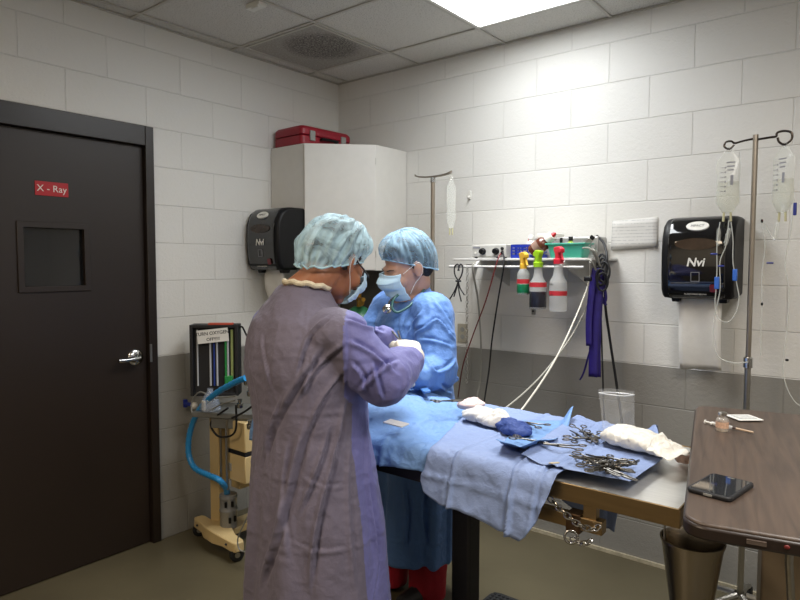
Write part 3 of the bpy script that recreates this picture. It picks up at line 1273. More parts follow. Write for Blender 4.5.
# purple straps
m_purp = mat('purple_nylon', '25166a', .55, 0, .15, 40)
ps = thing('strap_bundle', 'bundle of purple nylon straps hanging from the right end of the shelf', 'straps', hit(597, 378, 1, -.27))


def ribbon(b, pts, w, side, twist=0.0):
    pts = catmull([V(p) for p in pts], 8)
    rows = []
    for i, p in enumerate(pts):
        a = twist * i / len(pts)
        s = V(side) * math.cos(a) + V((0, -1, 0)) * math.sin(a)
        rows.append([p - s * w / 2 + V((0, -.003, 0)), p + V((0, .002, 0)), p + s * w / 2 + V((0, -.003, 0))])
    return b.grid(rows)


for k, (ptsp, w, tw) in enumerate((
        ([(596, 268), (592, 290), (589, 320), (589, 346)], .03, .3),
        ([(598, 268), (597, 300), (594, 340), (593, 377)], .042, .15),
        ([(601, 272), (599, 300), (597, 340), (597, 377)], .035, -.4),
        ([(597, 270), (604, 285), (606, 300), (601, 304)], .014, .8),
        ([(596, 275), (600, 292), (606, 305), (600, 296)], .012, -.6),
        ([(592, 345), (588, 358), (584, 372), (580, 380)], .008, .5))):
    b = B()
    ribbon(b, [hit(x, y, 1, -.30 + .014 * k) for x, y in ptsp], w, (1, .25, 0), tw)
    b.build('strap', m_purp, ps, True, solid=.003)
b = B()
b.box(hit(597, 268, 1, -.285), (.03, .03, .02))
b.build('strap_clip', M_BLACKP, ps, True, bevel=.004)

# small wall fittings
c = hit(470, 195, 1, 0)
t = thing('wall_hook', 'small white adhesive hook on the back wall above the shelf', 'hook', (c.x, 0, c.z))
B().prism(rrect(.022, .05, .008), .0, .008, M=fr((c.x, 0, c.z), (-1, 0, 0), (0, 0, 1), (0, -1, 0)).copy()).build('hook_plate', M_WHITEP, t, True, bevel=.002)
B().tube([(c.x, -.008, c.z - .005), (c.x, -.016, c.z - .016), (c.x, -.026, c.z - .016), (c.x, -.028, c.z - .004)], .004, 8, smooth=4).build('hook', M_WHITEP, t, True)
c = hit(534, 311, 1, 0)
t = thing('wall_hook', 'small grey wall hook plate on the back wall below the spray bottles', 'hook', (c.x, 0, c.z))
B().box((c.x, -.004, c.z), (.024, .008, .04)).build('hook_plate', M_GREYP, t, True, bevel=.002)
B().lathe([(.006, 0), (.006, .006)], (c.x, -.008, c.z), (0, -1, 0), 14).build('screw', M_INK, t, True)
c = hit(463, 333, 1, 0)
t = thing('wall_outlet', 'beige outlet plate on the back wall behind the person in blue', 'outlet', (c.x, 0, c.z))
B().prism(rrect(.075, .115, .006), 0, .006, M=fr((c.x, 0, c.z), (-1, 0, 0), (0, 0, 1), (0, -1, 0))).build('outlet_plate', mat('beige_plate', 'a39c8a', .45), t, True, bevel=.002)
for dz in (-.022, .022):
    B().lathe([(.015, 0), (.015, .002)], (c.x, -.006, c.z + dz), (0, -1, 0), 18).build('socket', M_GREYP, t, True)

# ================================================================ IV POLES
py_ = -.25


def ivpole(label, x, y, top, arms, r, collar_z, thick):
    t = thing('iv_pole', label, 'pole', (x, y, 0))
    b = B()
    b.cyl((0, 0, .1), (0, 0, collar_z), thick, seg=18)
    b.build('lower_tube', M_STEEL, t)
    b = B()
    b.cyl((0, 0, collar_z), (0, 0, top), r, seg=16)
    b.build('upper_tube', M_POLE, t)
    b = B()
    b.lathe([(thick * 1.05, -.022), (thick * 1.5, -.02), (thick * 1.5, .02), (thick * 1.05, .024)], (0, 0, collar_z))
    b.build('collar', M_CHROME, t)
    for k in range(5):
        a = 2 * PI * k / 5 + .3
        u = V((math.cos(a), math.sin(a), 0))
        b = B()
        b.tube([u * .02 + V((0, 0, .1)), u * .12 + V((0, 0, .085)), u * .2 + V((0, 0, .06))], [.014, .012, .010], 8)
        lg = b.build('leg', M_STEEL, t)
        b = B()
        b.cyl(u * .2 + V((-.01, 0, .028)), u * .2 + V((.01, 0, .028)), .028, seg=18)
        b.cyl(u * .2 + V((0, 0, .03)), u * .2 + V((0, 0, .06)), .008, seg=10)
        b.build('caster', M_RUBBER, lg)
    return t


PRX = 2.633
pr_ = ivpole('slim steel iv pole with ring hooks at the right by the towel dispenser', PRX, py_, 2.05, None, .0105, 1.105, .0125)
m_hook = mat('dark_hook_wire', '4a423b', .3, 1.0)
b = B()
b.tube([(0, 0, 2.036), (-.045, -.004, 2.03), (-.075, -.006, 2.024), (-.09, -.006, 2.034), (-.11, -.006, 2.032), (-.115, -.006, 2.014), (-.095, -.006, 2.002), (-.078, -.006, 2.018)], .0042, 8, smooth=5)
b.build('hook_arm', m_hook, pr_)
b = B()
b.tube([(0, 0, 2.03), (.05, .004, 2.034), (.072, .006, 2.036), (.076, .006, 2.05), (.1, .006, 2.054), (.125, .006, 2.044), (.126, .006, 2.018), (.104, .006, 2.0), (.084, .006, 2.012), (.078, .006, 2.03)], .0046, 8, smooth=5)
b.build('hook_arm', m_hook, pr_)
PLX = .997
pl = ivpole('slim steel iv pole with flat crossbar behind the person in blue', PLX, py_, 2.015, None, .0125, 1.1, .015)
b = B()
b.loft([[V((x, sy * w, 2.016 + dz + sz * .004)) for sy, sz in ((-1, -1), (1, -1), (1, 1), (-1, 1))] for x, w, dz in
        ((-.13, .004, .022), (-.125, .011, .016), (-.10, .012, .008), (-.05, .011, .002), (0, .013, 0), (.05, .011, .002), (.10, .012, .008), (.125, .011, .016), (.13, .004, .022))])
b.build('crossbar', M_POLE, pl, bevel=.001)
b = B()
b.cyl((0, 0, 1.985), (0, 0, 2.012), .018, .014, seg=16)
b.build('crossbar_socket', M_CHROME, pl)

# ----------------------------------------------------------------- iv bags
M_FLUID = sheet_mat('clear_fluid', 'd6d8c4', .34, .08, .9)


def ivbag(label, top, W, H, thick, fill, rotz=0, drip=True, print_col=M_INK):
    plain = print_col is None
    t = thing('iv_bag', label, 'iv bag', (top[0], top[1], top[2] - H), rotz)
    rings = []
    for i in range(13):
        f = i / 12
        z = H * (1 - f)
        w = W * (.32 + .68 * smoothstep(0, .2, f)) * (1 - .55 * smoothstep(.82, 1, f))
        w *= 1 + .04 * math.sin(f * 9)
        th = thick * (.1 + .9 * smoothstep(.05, .55, f) ** fill) * (1 - .7 * smoothstep(.85, 1, f))
        th = max(th, .003)
        ring = []
        for k in range(20):
            a = 2 * PI * k / 20
            cx_, sx_ = math.cos(a), math.sin(a)
            ring.append(V((w / 2 * math.copysign(abs(cx_) ** .8, cx_), th / 2 * math.copysign(abs(sx_) ** 1.2, sx_), z)))
        rings.append(ring)
    B().loft(rings).build('bag_film', M_CLEAR, t)
    # seam frame at the hanger
    b = B()
    b.torus((0, 0, H + .004), .009, .0028, axis=(0, 1, 0), seg=16, rs=6)
    b.build('hanger_tab', M_CLEAR, t)
    if fill < 3:
        rr_ = []
        for rg in rings[6:]:
            rr_.append([V((p.x * .93, p.y * .9, p.z + .002)) for p in rg])
        B().loft(rr_).build('fluid', M_FLUID, t)
    b = B()
    for k in range(0 if plain else 6):
        z = H * (.72 - .075 * k)
        b.box((-W * .26, -thick * .5 - .001, z), (.012, .0006, .0022))
        b.box((-W * .12, -thick * .5 - .001, z), (.006, .0006, .006))
    for k in range(0 if plain else 3):
        b.box((W * .1, -thick * .46 - .001, H * (.8 - .06 * k)), (W * (.36 - .05 * k), .0006, .005))
    if not plain:
        b.box((W * .16, -thick * .48 - .001, H * .52), (W * .12, .0006, .04))
        b.build('printed_marks', M_GREYINK, t)
    for s in (-1, 1):
        b = B()
        b.cyl((s * W * .14, 0, .004), (s * W * .16, 0, -.035), .0048, seg=10)
        b.build('port', mat('port_vinyl', 'b9b48f', .4), t)
    return t


HLX, HRX = PRX - .096, PRX + .104
bl = ivbag('nearly full clear iv bag hanging on the left ring hook before the dispenser', (HLX, py_ - .006, 1.996), .09, .262, .04, .9, .15)
brr = ivbag('clear iv bag hanging on the right ring hook at the picture edge', (HRX, py_ + .006, 1.994), .092, .268, .045, .8, -.5)
be = ivbag('empty flattened clear iv bag hanging from the crossbar of the left pole', (1.125, py_, 1.995), .05, .28, .012, 3.5, .6, print_col=None)


def iv_line(label, pts, chamber, clamps):
    t = thing('iv_line', label, 'iv tubing', V(pts[-1]))
    b = B()
    b.tube(pts, .0022, 8, smooth=8)
    b.build('tube', M_TUBE, t, True)
    if chamber:
        a, c_ = V(chamber[0]), V(chamber[1])
        b = B()
        b.lathe([(.004, 0), (.0085, .01), (.0085, (c_ - a).length * .85), (.003, (c_ - a).length)], a, c_ - a, 14)
        b.build('drip_chamber', M_CLEAR, t, True)
    for p, m, s in clamps:
        b = B()
        b.box(p, s)
        b.build('clamp', m, t, True, bevel=.003)
    return t


m_bl = mat('blue_clamp', '2f62b8', .4)
m_db = mat('dark_blue_clip', '22307e', .4)
yy = py_ - .03
h = lambda x, y, d=yy: hit(x, y, 1, d)
iv_line('iv tubing with blue roller clamp hanging straight down from the left iv bag', [h(720, 222), h(717, 245), h(717, 268), h(716, 290), h(715, 305), h(718, 318), h(728, 322), h(736, 312), h(739, 298), h(737, 285), h(733, 262), h(733, 240), h(731, 222)],
        (h(719, 228), h(718, 246)), [(h(717, 283), m_bl, (.02, .012, .052)), (h(714, 254), m_db, (.028, .008, .008)), (h(721, 266), m_db, (.026, .008, .008))])
iv_line('second iv tubing with blue clamp curving beside the dispenser edge', [h(729, 220), h(726, 245), h(720, 262), h(720, 290), h(714, 320), h(714, 345), h(720, 358), h(735, 363), h(748, 362)],
        (h(730, 228), h(725, 246)), [(h(735, 275), m_bl, (.018, .012, .05))])
iv_line('loose clear iv tubing hanging right of the steel pole with a black port', [h(778, 220), h(775, 240), h(765, 225), h(762, 221), h(765, 245), h(762, 275), h(762, 305), h(761, 330), h(761, 355)], (h(778, 222), h(775, 240)),
        [(h(762, 221), M_BLACKP, (.009, .008, .014)), (h(762, 304), M_BLACKP, (.008, .008, .013)), (h(770, 263), m_db, (.026, .008, .007))])
iv_line('long clear iv tubing looping down at the right picture edge', [h(794, 200), h(791, 230), h(785, 262), h(789, 290), h(787, 330), h(783, 365), h(786, 385), h(795, 402), h(806, 408)], None,
        [(h(795, 209), m_db, (.012, .01, .05)), (h(787, 360), M_BLACKP, (.012, .009, .009))])

# ================================================== OXYGEN TANKS IN CORNER
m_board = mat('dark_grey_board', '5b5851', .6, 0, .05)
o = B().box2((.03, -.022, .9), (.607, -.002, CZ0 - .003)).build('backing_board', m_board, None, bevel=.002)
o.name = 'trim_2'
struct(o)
m_green = mat('tank_green', '2f6a45', .35, 0, .06)


def tank(label, x, y, hgt):
    t = thing('oxygen_tank', label, 'gas cylinder', (x, y, 0))
    b = B()
    b.lathe([(.1, 0), (.112, .02), (.112, hgt - .12), (.1, hgt - .07), (.06, hgt - .015), (.035, hgt)], seg=32)
    b.build('cylinder', m_green, t)
    b = B()
    b.cyl((0, 0, hgt), (0, 0, hgt + .09), .016)
    b.cyl((0, 0, hgt + .05), (.1, -.07, hgt + .05), .013)
    b.cyl((0, 0, hgt + .05), (-.08, .03, hgt + .05), .011)
    b.build('valve', M_BRASS, t)
    b = B()
    b.torus((0, 0, hgt + .13), .032, .006, seg=20)
    b.box((0, 0, hgt + .13), (.06, .008, .008))
    b.box((0, 0, hgt + .13), (.008, .06, .008))
    b.cyl((0, 0, hgt + .09), (0, 0, hgt + .13), .005)
    b.build('valve_wheel', M_BLACKP, t)
    b = B()
    dn_ = V((.73, -.68, 0))
    b.lathe([(.03, 0), (.032, .02), (.029, .023)], V((-.08, .0, hgt + .1)), dn_)
    b.cyl((-.075, .02, hgt + .05), (-.075, .01, hgt + .075), .007)
    g_ = b.build('gauge', M_STEEL, t)
    b = B()
    b.lathe([(.0265, 0), (.0265, .0008)], V((-.08, 0, hgt + .1)) + dn_ * .0235, dn_)
    b.build('gauge_dial', M_WHITEP, g_)
    b = B()
    b.lathe([(.02, 0), (.02, .04)], (.05, -.04, hgt + .03), (.73, -.68, 0))
    b.build('regulator', M_BRASS, t)
    return t


tank('green oxygen cylinder with brass valve and gauge between the two people', .43, -.26, 1.245)
tank('green oxygen cylinder behind the person in lavender', .18, -.34, 1.16)
# ============================================================ OPERATING TABLE
TX0, TX1, TYF, TYB, TZ = 1.24, 2.745, -1.682, -1.12, .945
W = TYB - TYF
tab = thing('operating_table', 'stainless steel veterinary operating table with a black column, draped in blue', 'table', ((TX0 + TX1) / 2, (TYF + TYB) / 2, 0))
m_table = mat('brushed_table_steel', 'dedcd6', .46, .85, .05, 6, 0, 90, stretch=(2, 14, 14))
m_apron = mat('brushed_apron_steel', 'a8906c', .34, 1.0, .1, 5, 0, 80, stretch=(1, 10, 10))  # warm reflection of the floor put into the steel colour
B().box2((TX0 + .004, TYF + .004, TZ - .012), (TX1 - .004, TYB - .004, TZ - .003)).build('tabletop', m_table, tab, True)
b = B()
for a, c in (((TX0, TYF, TZ - .047), (TX1, TYF + .006, TZ)), ((TX0, TYB - .006, TZ - .047), (TX1, TYB, TZ)), ((TX0, TYF + .006, TZ - .047), (TX0 + .006, TYB - .006, TZ)), ((TX1 - .006, TYF + .006, TZ - .047), (TX1, TYB - .006, TZ))):
    b.box2(a, c)
b.build('rim', m_apron, tab, True, bevel=.0018)
B().box2((1.45, -1.66, .83), (2.14, -1.2, .895)).build('tilt_frame', M_BLACKM, tab, True, bevel=.004)
B().box2((1.933, -1.43, .04), (2.008, -1.355, .84)).build('column', M_BLACKM, tab, True, bevel=.01)
B().prism(rrect(.62, .46, .06, cx=1.9, cy=-1.4), 0, .04).build('base_plate', M_BLACKM, tab, True, bevel=.008)
B().box2((2.14, -1.672, .825), (2.557, -1.64, .86)).build('side_rail', m_apron, tab, True, bevel=.002)
B().box2((2.505, -1.668, .855), (2.54, -1.645, .90)).build('rail_bracket', m_apron, tab, True, bevel=.001)
b = B()
b.box2((2.462, -1.678, .815), (2.50, -1.634, .866))
b.build('clamp_block', mat('dark_bronze', '5c4632', .4, .8, .1), tab, True, bevel=.002)
b = B()
b.torus((2.482, -1.687, .808), .0165, .0035, axis=(.5, -1, .15), seg=20)
b.build('ring', M_CHROME, tab, True)

chn = thing('restraint_chain', 'steel chain draped under the front edge of the operating table', 'chain', (2.48, -1.69, .82))


def chain(root, pts, R, r):
    pts = catmull([V(p) for p in pts], 40)
    step = R * 1.55
    acc = 0
    out = [pts[0]]
    for i in range(1, len(pts)):
        acc += (pts[i] - pts[i - 1]).length
        if acc >= step:
            out.append(pts[i])
            acc = 0
    for i in range(len(out) - 1):
        d = (out[i + 1] - out[i]).normalized()
        side = d.orthogonal().normalized()
        q = Quaternion(d, (PI / 2) * (i % 2))
        b = B(fr(out[i], d, q @ side, d.cross(q @ side)))
        b.torus((0, 0, 0), R, r, seg=12, rs=6, sx=1.25, sy=.8)
        b.build('chain_link', M_CHROME, root, True)


chain(chn, [(2.425, -1.688, .893), (2.46, -1.692, .872), (2.50, -1.695, .852), (2.54, -1.692, .846), (2.562, -1.69, .862)], .0088, .0024)
chain(chn, [(2.492, -1.693, .806), (2.512, -1.695, .803), (2.535, -1.69, .812), (2.545, -1.688, .828)], .0088, .0024)

# ------------------------------------------------------------------- drapes
m_drape = mat('blue_drape', '6b8fc0', .62, 0, .05, 6, .12, 240, spec=.35, crinkle=.42)
m_drape2 = mat('pale_blue_drape', '7f90b6', .6, 0, .05, 6, .12, 240, spec=.35, crinkle=.26)


def mound(u, v):
    a = smoothstep(1.15, 1.35, u) * (1 - smoothstep(1.55, 2.0, u))
    c = math.sin(PI * min(max((v + .06) / (W + .06), 0), 1)) ** .8
    return .07 * a * c


def wr(u, v, s, k=5.0):
    n = noise.noise(V((u * k, v * k * .8, s)))
    n2 = noise.noise(V((u * k * 2.3 + 5, v * k * 2.1, s + 3)))
    n3 = noise.noise(V((u * k * 5.1 + 5, v * k * 5.1, s + 9)))
    return (1 - abs(n) * 2.2) * .55 + (1 - abs(n2) * 2.2) * .3 + n3 * .25


def crease(u, v, c, ww=.006):
    d = 0
    for ax, val, sg in c:
        q = (u if ax == 'u' else v) - val
        d += sg * (math.exp(-(q / ww) ** 2) - .5 * math.exp(-((q + ww * 2) / ww) ** 2))
    return d


def tpt(u, v, lift, flare=.12):
    r = .012
    arc = r * PI / 2
    if v > W:
        d, s, ye = v - W, -1, TYF
    elif v < 0:
        d, s, ye = -v, 1, TYB
    else:
        return V((u, TYB - v, TZ + lift))
    if d < arc:
        a = d / r
        return V((u, ye + s * (math.sin(a) * (r + lift)), TZ - r + math.cos(a) * (r + lift)))
    return V((u, ye + s * (r + lift + flare * (d - arc)), TZ - r - (d - arc)))


def uv(px, py, where='t', z=.955):
    if where == 't':
        p = hit(px, py, 2, z)
        return (p.x, TYB - p.y)
    if where == 'f':
        p = hit(px, py, 1, TYF - .015)
        return (p.x, W + max(TZ - p.z, 0) + .006)
    p = hit(px, py, 1, TYB + .015)
    return (p.x, -(max(TZ - p.z, 0)))


def poly_at(pl, t):
    L_ = [0]
    for i in range(1, len(pl)):
        L_.append(L_[-1] + math.hypot(pl[i][0] - pl[i - 1][0], pl[i][1] - pl[i - 1][1]))
    q = t * L_[-1]
    for i in range(1, len(pl)):
        if q <= L_[i] or i == len(pl) - 1:
            f = (q - L_[i - 1]) / max(L_[i] - L_[i - 1], 1e-9)
            return (pl[i - 1][0] + f * (pl[i][0] - pl[i - 1][0]), pl[i - 1][1] + f * (pl[i][1] - pl[i - 1][1]))


def drape(name, label, back, front, left, right, layer, m, seed, nu=90, nv=70, amp=.005, k=5., creases=(), curl=None, flare=.12, extra=None, edge=.004):
    rows = []
    for j in range(nv + 1):
        t = j / nv
        row = []
        for i in range(nu + 1):
            s = i / nu
            Bk, Fr = poly_at(back, s), poly_at(front, s)
            Lf, Rt = poly_at(left, t), poly_at(right, t)
            P = []
            for q in (0, 1):
                c00, c10, c01, c11 = back[0][q], back[-1][q], front[0][q], front[-1][q]
                P.append((1 - t) * Bk[q] + t * Fr[q] + (1 - s) * Lf[q] + s * Rt[q]
                         - ((1 - s) * (1 - t) * c00 + s * (1 - t) * c10 + (1 - s) * t * c01 + s * t * c11))
            u, v = P
            # ragged hem
            e = min(s, 1 - s, t, 1 - t)
            ou = noise.noise(V((u * 9, v * 9, seed + 20))) * edge * (1 if e < .03 else .3)
            u, v = u + ou, v + noise.noise(V((u * 9, v * 9, seed + 31))) * edge * (1 if e < .03 else .3)
            w_ = max(wr(u, v, seed, k), -.3) * amp + crease(u, v, creases) * .006
            hang = 1.0 + .9 * smoothstep(W, W + .1, v)
            lf = layer + mound(u, v) * (1 - smoothstep(W - .06, W + .02, v)) * smoothstep(-.03, .05, v) + (w_ + amp * .3) * hang
            if extra:
                lf += extra(s, t, u, v)
            row.append(tpt(u, v, max(lf, layer * .7), flare))
        rows.append(row)
    o = B().grid(rows).build(name, m, smooth=180, solid=.0009)
    tag(o, label, 'surgical drape')
    return o


# patient drape
fr1 = [(1.20, W + .11), (1.5, W + .10), uv(386, 464, 'f'), uv(410, 468, 'f'), uv(432, 471, 'f'), (2.13, W + .05)]
drape('surgical_drape', 'blue surgical drape over the mounded patient beside the person in lavender', [(1.2, -.10), (1.6, -.10), (1.9, -.10), (2.16, -.08)], fr1,
      [(1.2, -.10), (1.2, W + .11)], [(2.16, -.08), (2.13, W + .05)], .003, m_drape, 3, 110, 90, .013, 7, (('u', 1.86, 1), ('v', .24, 1), ('u', 2.03, -1)))
# wide middle drape hanging over the front edge
L2 = [uv(472, 405), uv(466, 420), uv(450, 435), uv(436, 449), uv(430, 466, 'f'), uv(428, 476, 'f'), uv(433, 487, 'f')]
L2[0] = (L2[0][0], -.01)
F2 = [L2[-1], uv(450, 500, 'f'), uv(478, 509, 'f'), uv(504, 522, 'f'), uv(530, 535, 'f')]
R2 = [(2.352, -.40), (2.40, -.15), (2.44, 0), (2.45, .3), (2.445, W), uv(545, 515, 'f'), uv(537, 530, 'f'), F2[-1]]
K2 = [L2[0], (2.02, -.10), (2.08, -.28), (2.22, -.36), R2[0]]
drape('surgical_drape', 'pale blue surgical drape hanging longest over the front edge of the table', K2, F2, L2, R2, .021, m_drape2, 8, 110, 90, .0065, 5.5,
      (('u', 2.14, 1), ('u', 2.33, 1.4), ('v', .33, 1), ('v', W + .06, .8), ('u', 2.405, -1)), flare=.22)


# small sheet with a curled front edge
def curl4(s, t, u, v):
    return .035 * smoothstep(.75, 1, t) * (1 - smoothstep(.55, 1, s) * .6) + .05 * smoothstep(.75, 1, s) * (1 - smoothstep(0, .45, t))


A4, B4, C4, D4 = uv(495, 456, 't', .965), uv(556, 447, 't', .965), uv(574, 424, 't', .965), uv(522, 424, 't', .965)
drape('surgical_drape', 'folded blue sheet with an upcurled corner between the two instrument groups', [D4, C4], [A4, uv(520, 464, 't', .965), B4], [D4, A4], [C4, B4], .028, m_drape, 14, 50, 40, .005, 7, flare=.1, extra=curl4)
# right-hand sheet under the instrument pile
A3, B3, C3, D3 = uv(521, 461, 't', .965), uv(630, 489, 't', .955), uv(655, 436, 't', .955), uv(578, 420, 't', .965)
R3 = [C3, uv(661, 452, 't', .955), uv(662, 466, 't', .955), B3]


def lift3(s, t, u, v):
    return .012 * (1 - smoothstep(0, .25, s)) + .022 * smoothstep(.85, 1, s) * (1 - smoothstep(.1, .4, t)) + .008 * math.exp(-((s - .35) / .05) ** 2)


sheet3 = drape('surgical_drape', 'square blue sheet under the tangled pile of surgical instruments', [D3, uv(618, 424, 't', .965), C3], [A3, uv(550, 472, 't', .96), uv(592, 481, 't', .955), B3], [D3, uv(548, 440, 't', .965), A3], R3, .0265, m_drape2, 21, 70, 60, .003, 5,
               (('v', .3, .8), ('u', 2.44, .8)), extra=lift3)


# ------------------------------------------------------------- instruments
m_inst = mat('instrument_steel', '6c6964', .33, 1.0, .05, 30)
m_inst_dark = mat('instrument_box_lock', '5a5650', .35, 1.0, .1, 30)


def hemostat(label, group, curved=0.0, L_=.13, spread=.13):
    t = thing('hemostat', label, 'surgical instrument', group=group)
    for s in (-1, 1):
        sp = spread * s
        b = B()
        piv = V((0, 0, 0))
        tip = V((L_ * .36, s * .0012 + curved * .012, s * .001))
        ring = V((-L_ * .5, -s * (.010 + L_ * spread * .5), s * .0012))
        b.tube([ring + V((.012, s * .003, 0)), V((-L_ * .3, -s * L_ * spread * .35, s * .0015)), V((-L_ * .06, -s * .003, s * .0018)), V((.006, s * .001, s * .0016)), V((L_ * .2, s * .002 + curved * .004, s * .0014)), tip],
               [.0019, .0022, .0028, .0030, .0022, .0012], 8)
        b.torus(ring, .0095, .0018, seg=18, rs=6, sx=1.25, sy=.95)
        b.build('arm_and_ring', m_inst, t)
    b = B()
    b.cyl((0, 0, -.004), (0, 0, .0042), .0042, seg=14)
    b.build('pivot', m_inst_dark, t)
    return t


rng = random.Random(5)
DZ_ = .003
pile_lab = 'steel ring-handled hemostat in the tangled pile on the square blue sheet'
h0 = hemostat(pile_lab, 'hemostats in the tangled pile')
h0c = hemostat(pile_lab, 'hemostats in the tangled pile', 1.0, .125, .2)
pc = hit(607, 467, 2, .99)
spots = [(-.075, .025, 2.8, 0), (-.05, .05, 2.3, .6), (-.02, .03, .4, 1), (.0, .0, 3.4, 1.2), (.02, -.03, 1.0, 1.5), (-.03, -.02, 5.2, 1.6), (.04, .02, .15, 1.8), (.03, -.05, 5.6, .8),
         (.055, -.01, 6.0, .5), (-.015, .06, 1.9, .4), (.01, -.06, 4.4, 1.1), (.06, .04, .9, .6), (-.06, .0, 3.3, 1.2), (.0, .03, 2.6, 2.2), (.03, .0, 4.9, 2.3), (.075, -.045, 5.8, .2)]
for k, (dx_, dy_, a, lz) in enumerate(spots):
    src = h0 if k % 2 == 0 else h0c
    o = src if k < 2 else dup(src)
    o.location = V((pc.x - .012 + dx_ * .8, pc.y + .01 + dy_ * .9, .985 + DZ_ + .006 * lz))
    o.rotation_euler = (rng.uniform(-.12, .12), rng.uniform(-.14, .14), a)
mid = [(577, 437, 2.2, 0), (584, 436, 5.4, .3), (590, 438, 2.5, .6), (596, 441, 5.2, .4), (588, 442, .4, .9)]
lab2 = 'steel hemostat in the loose group left of the white package'
for k, (x, y, a, lz) in enumerate(mid):
    o = dup(h0 if k % 2 else h0c, label=lab2)
    o['group'] = 'hemostats in the loose group'
    p_ = hit(x, y, 2, .98)
    o.location = V((p_.x, p_.y, .984 + DZ_ + .005 * lz))
    o.rotation_euler = (0, rng.uniform(-.1, .1), a)
for k, (x, y, a, lab) in enumerate(((528, 421, 2.9, 'open steel hemostat lying behind the dark blue folded cloth'), (536, 440, .15, 'steel hemostat lying right of the dark blue folded cloth'),
                                    (452, 409, 1.0, 'steel towel clamp lying on the patient drape left of the white gauze'), (558, 444, 3.3, 'dark steel forceps lying in the fold of the upcurled sheet'))):
    o = dup(h0c if k == 0 else h0, label=lab)
    del o['group']
    p_ = hit(x, y, 2, 1.0)
    o.location = V((p_.x, p_.y, .993 if k == 0 else (1.03 if k == 2 else .996)))
    o.rotation_euler = (0, 0.05, a)


def lump(name, label, cat, c, s, m, seed, freq=22, amp=.35, rot=0):
    b = B(Matrix.Translation(V(c)) @ Matrix.Rotation(rot, 4, 'Z'))
    b.ball((0, 0, 0), 1, s, seg=36, rings=22)
    for v in b.bm.verts:
        d = v.co - V(c)
        n = noise.noise(v.co * freq + V((seed, 0, 0))) * .6 + (.5 - abs(noise.noise(v.co * freq * 1.9 + V((0, seed, 0))))) * .9
        v.co += d.normalized() * n * amp * min(s)
        if v.co.z < c[2] - s[2] * .75:
            v.co.z = c[2] - s[2] * .75
    o = b.build(name, m, smooth=180)
    tag(o, label, cat)
    return o


m_gauze = mat('white_gauze', 'd2cfcb', .9, 0, .04, 60, .3, 200)
p_ = hit(480, 414, 2, 1.0)
lump('gauze_pad', 'crumpled white gauze pad left in the pile behind the dark blue cloth', 'gauze', (p_.x, p_.y, .998), (.055, .04, .022), m_gauze, 2, 26, .9, .4)
p_ = hit(494, 418, 2, 1.0)
lump('gauze_pad', 'crumpled white gauze pad touching the dark blue folded cloth', 'gauze', (p_.x, p_.y, 1.0), (.05, .042, .024), m_gauze, 7, 28, .9, -.3)
p_ = hit(470, 408, 2, 1.0)
lump('gauze_pad', 'pinkish crumpled gauze furthest left beside the towel clamp', 'gauze', (p_.x, p_.y, 1.012), (.045, .03, .018), mat('pinkish_gauze', 'dcc5c0', .9, 0, .1, 40, .3, 200), 11, 28, .9, .8)
p_ = hit(513, 429, 2, .985)
lump('surgical_towel', 'crumpled dark blue folded cloth beside the white gauze', 'cloth', (p_.x, p_.y, .99), (.075, .045, .02), mat('dark_blue_cloth', '263f80', .7, 0, .1, 20, .2, 150, crinkle=.8), 17, 20, 1.1, -.5)
p_ = hit(683, 458, 2, .965)
lump('used_swab', 'small pinkish used swab at the right end of the white package', 'gauze', (p_.x, p_.y, .968), (.022, .03, .016), mat('pink_swab', 'dcbdb0', .9, 0, .15, 40, .2, 100), 23, 40, .8, .3)

# white crumpled package
a_, c_ = hit(609, 438, 2, .985), hit(668, 456, 2, .985)
ax = (c_ - a_)
Lp = ax.length
ax.normalize()
sd = V((-ax.y, ax.x, 0))
rings = []
nR = 30
for i in range(nR + 1):
    f = i / nR
    ctr = a_ + ax * (Lp * (f * 1.06 - .03))
    wdt = (.055 + .01 * math.sin(f * 5)) * (smoothstep(-.12, .15, f)) * (1 - .25 * smoothstep(.7, 1, f))
    hgt = .022 * smoothstep(-.2, .2, f) * (1 - .55 * smoothstep(.6, 1.0, f))
    ring = []
    for k in range(28):
        an = 2 * PI * k / 28
        p = ctr + sd * wdt * math.copysign(abs(math.cos(an)) ** .7, math.cos(an)) + V((0, 0, hgt * (1 + math.copysign(abs(math.sin(an)) ** .8, math.sin(an)))))
        n = (.5 - abs(noise.noise(p * 24))) * .012 + noise.noise(p * 60) * .004
        d = (p - ctr - V((0, 0, hgt)))
        p += d.normalized() * n
        p.z = max(p.z, .986)
        ring.append(p)
    rings.append(ring)
pk = thing('gauze_package', 'crumpled white paper package lying on the blue sheet at the right end of the table', 'package', (a_ + c_) / 2)
m_pkg = mat('white_wrap', 'd6d2c8', .45, 0, .04, 20, .2, 90, spec=.5, crinkle=.7)
B().loft(rings).build('wrapped_pack', m_pkg, pk, True, smooth=180)
rows = []
for i in range(12):
    f = i / 11
    row = []
    for j in range(14):
        g_ = j / 13 - .5
        p = c_ + ax * (-.03 + .075 * f) + sd * (g_ * (.11 + .02 * f)) + V((0, 0, .02 + .03 * (1 - f) * (1 - 4 * g_ * g_) - .01 * f))
        p += V((0, 0, 1)) * (noise.noise(p * 45) * .014)
        p.z = max(p.z, .974)
        row.append(p)
    rows.append(row)
B().grid(rows).build('torn_flap', m_pkg, pk, True, smooth=180, solid=.001)

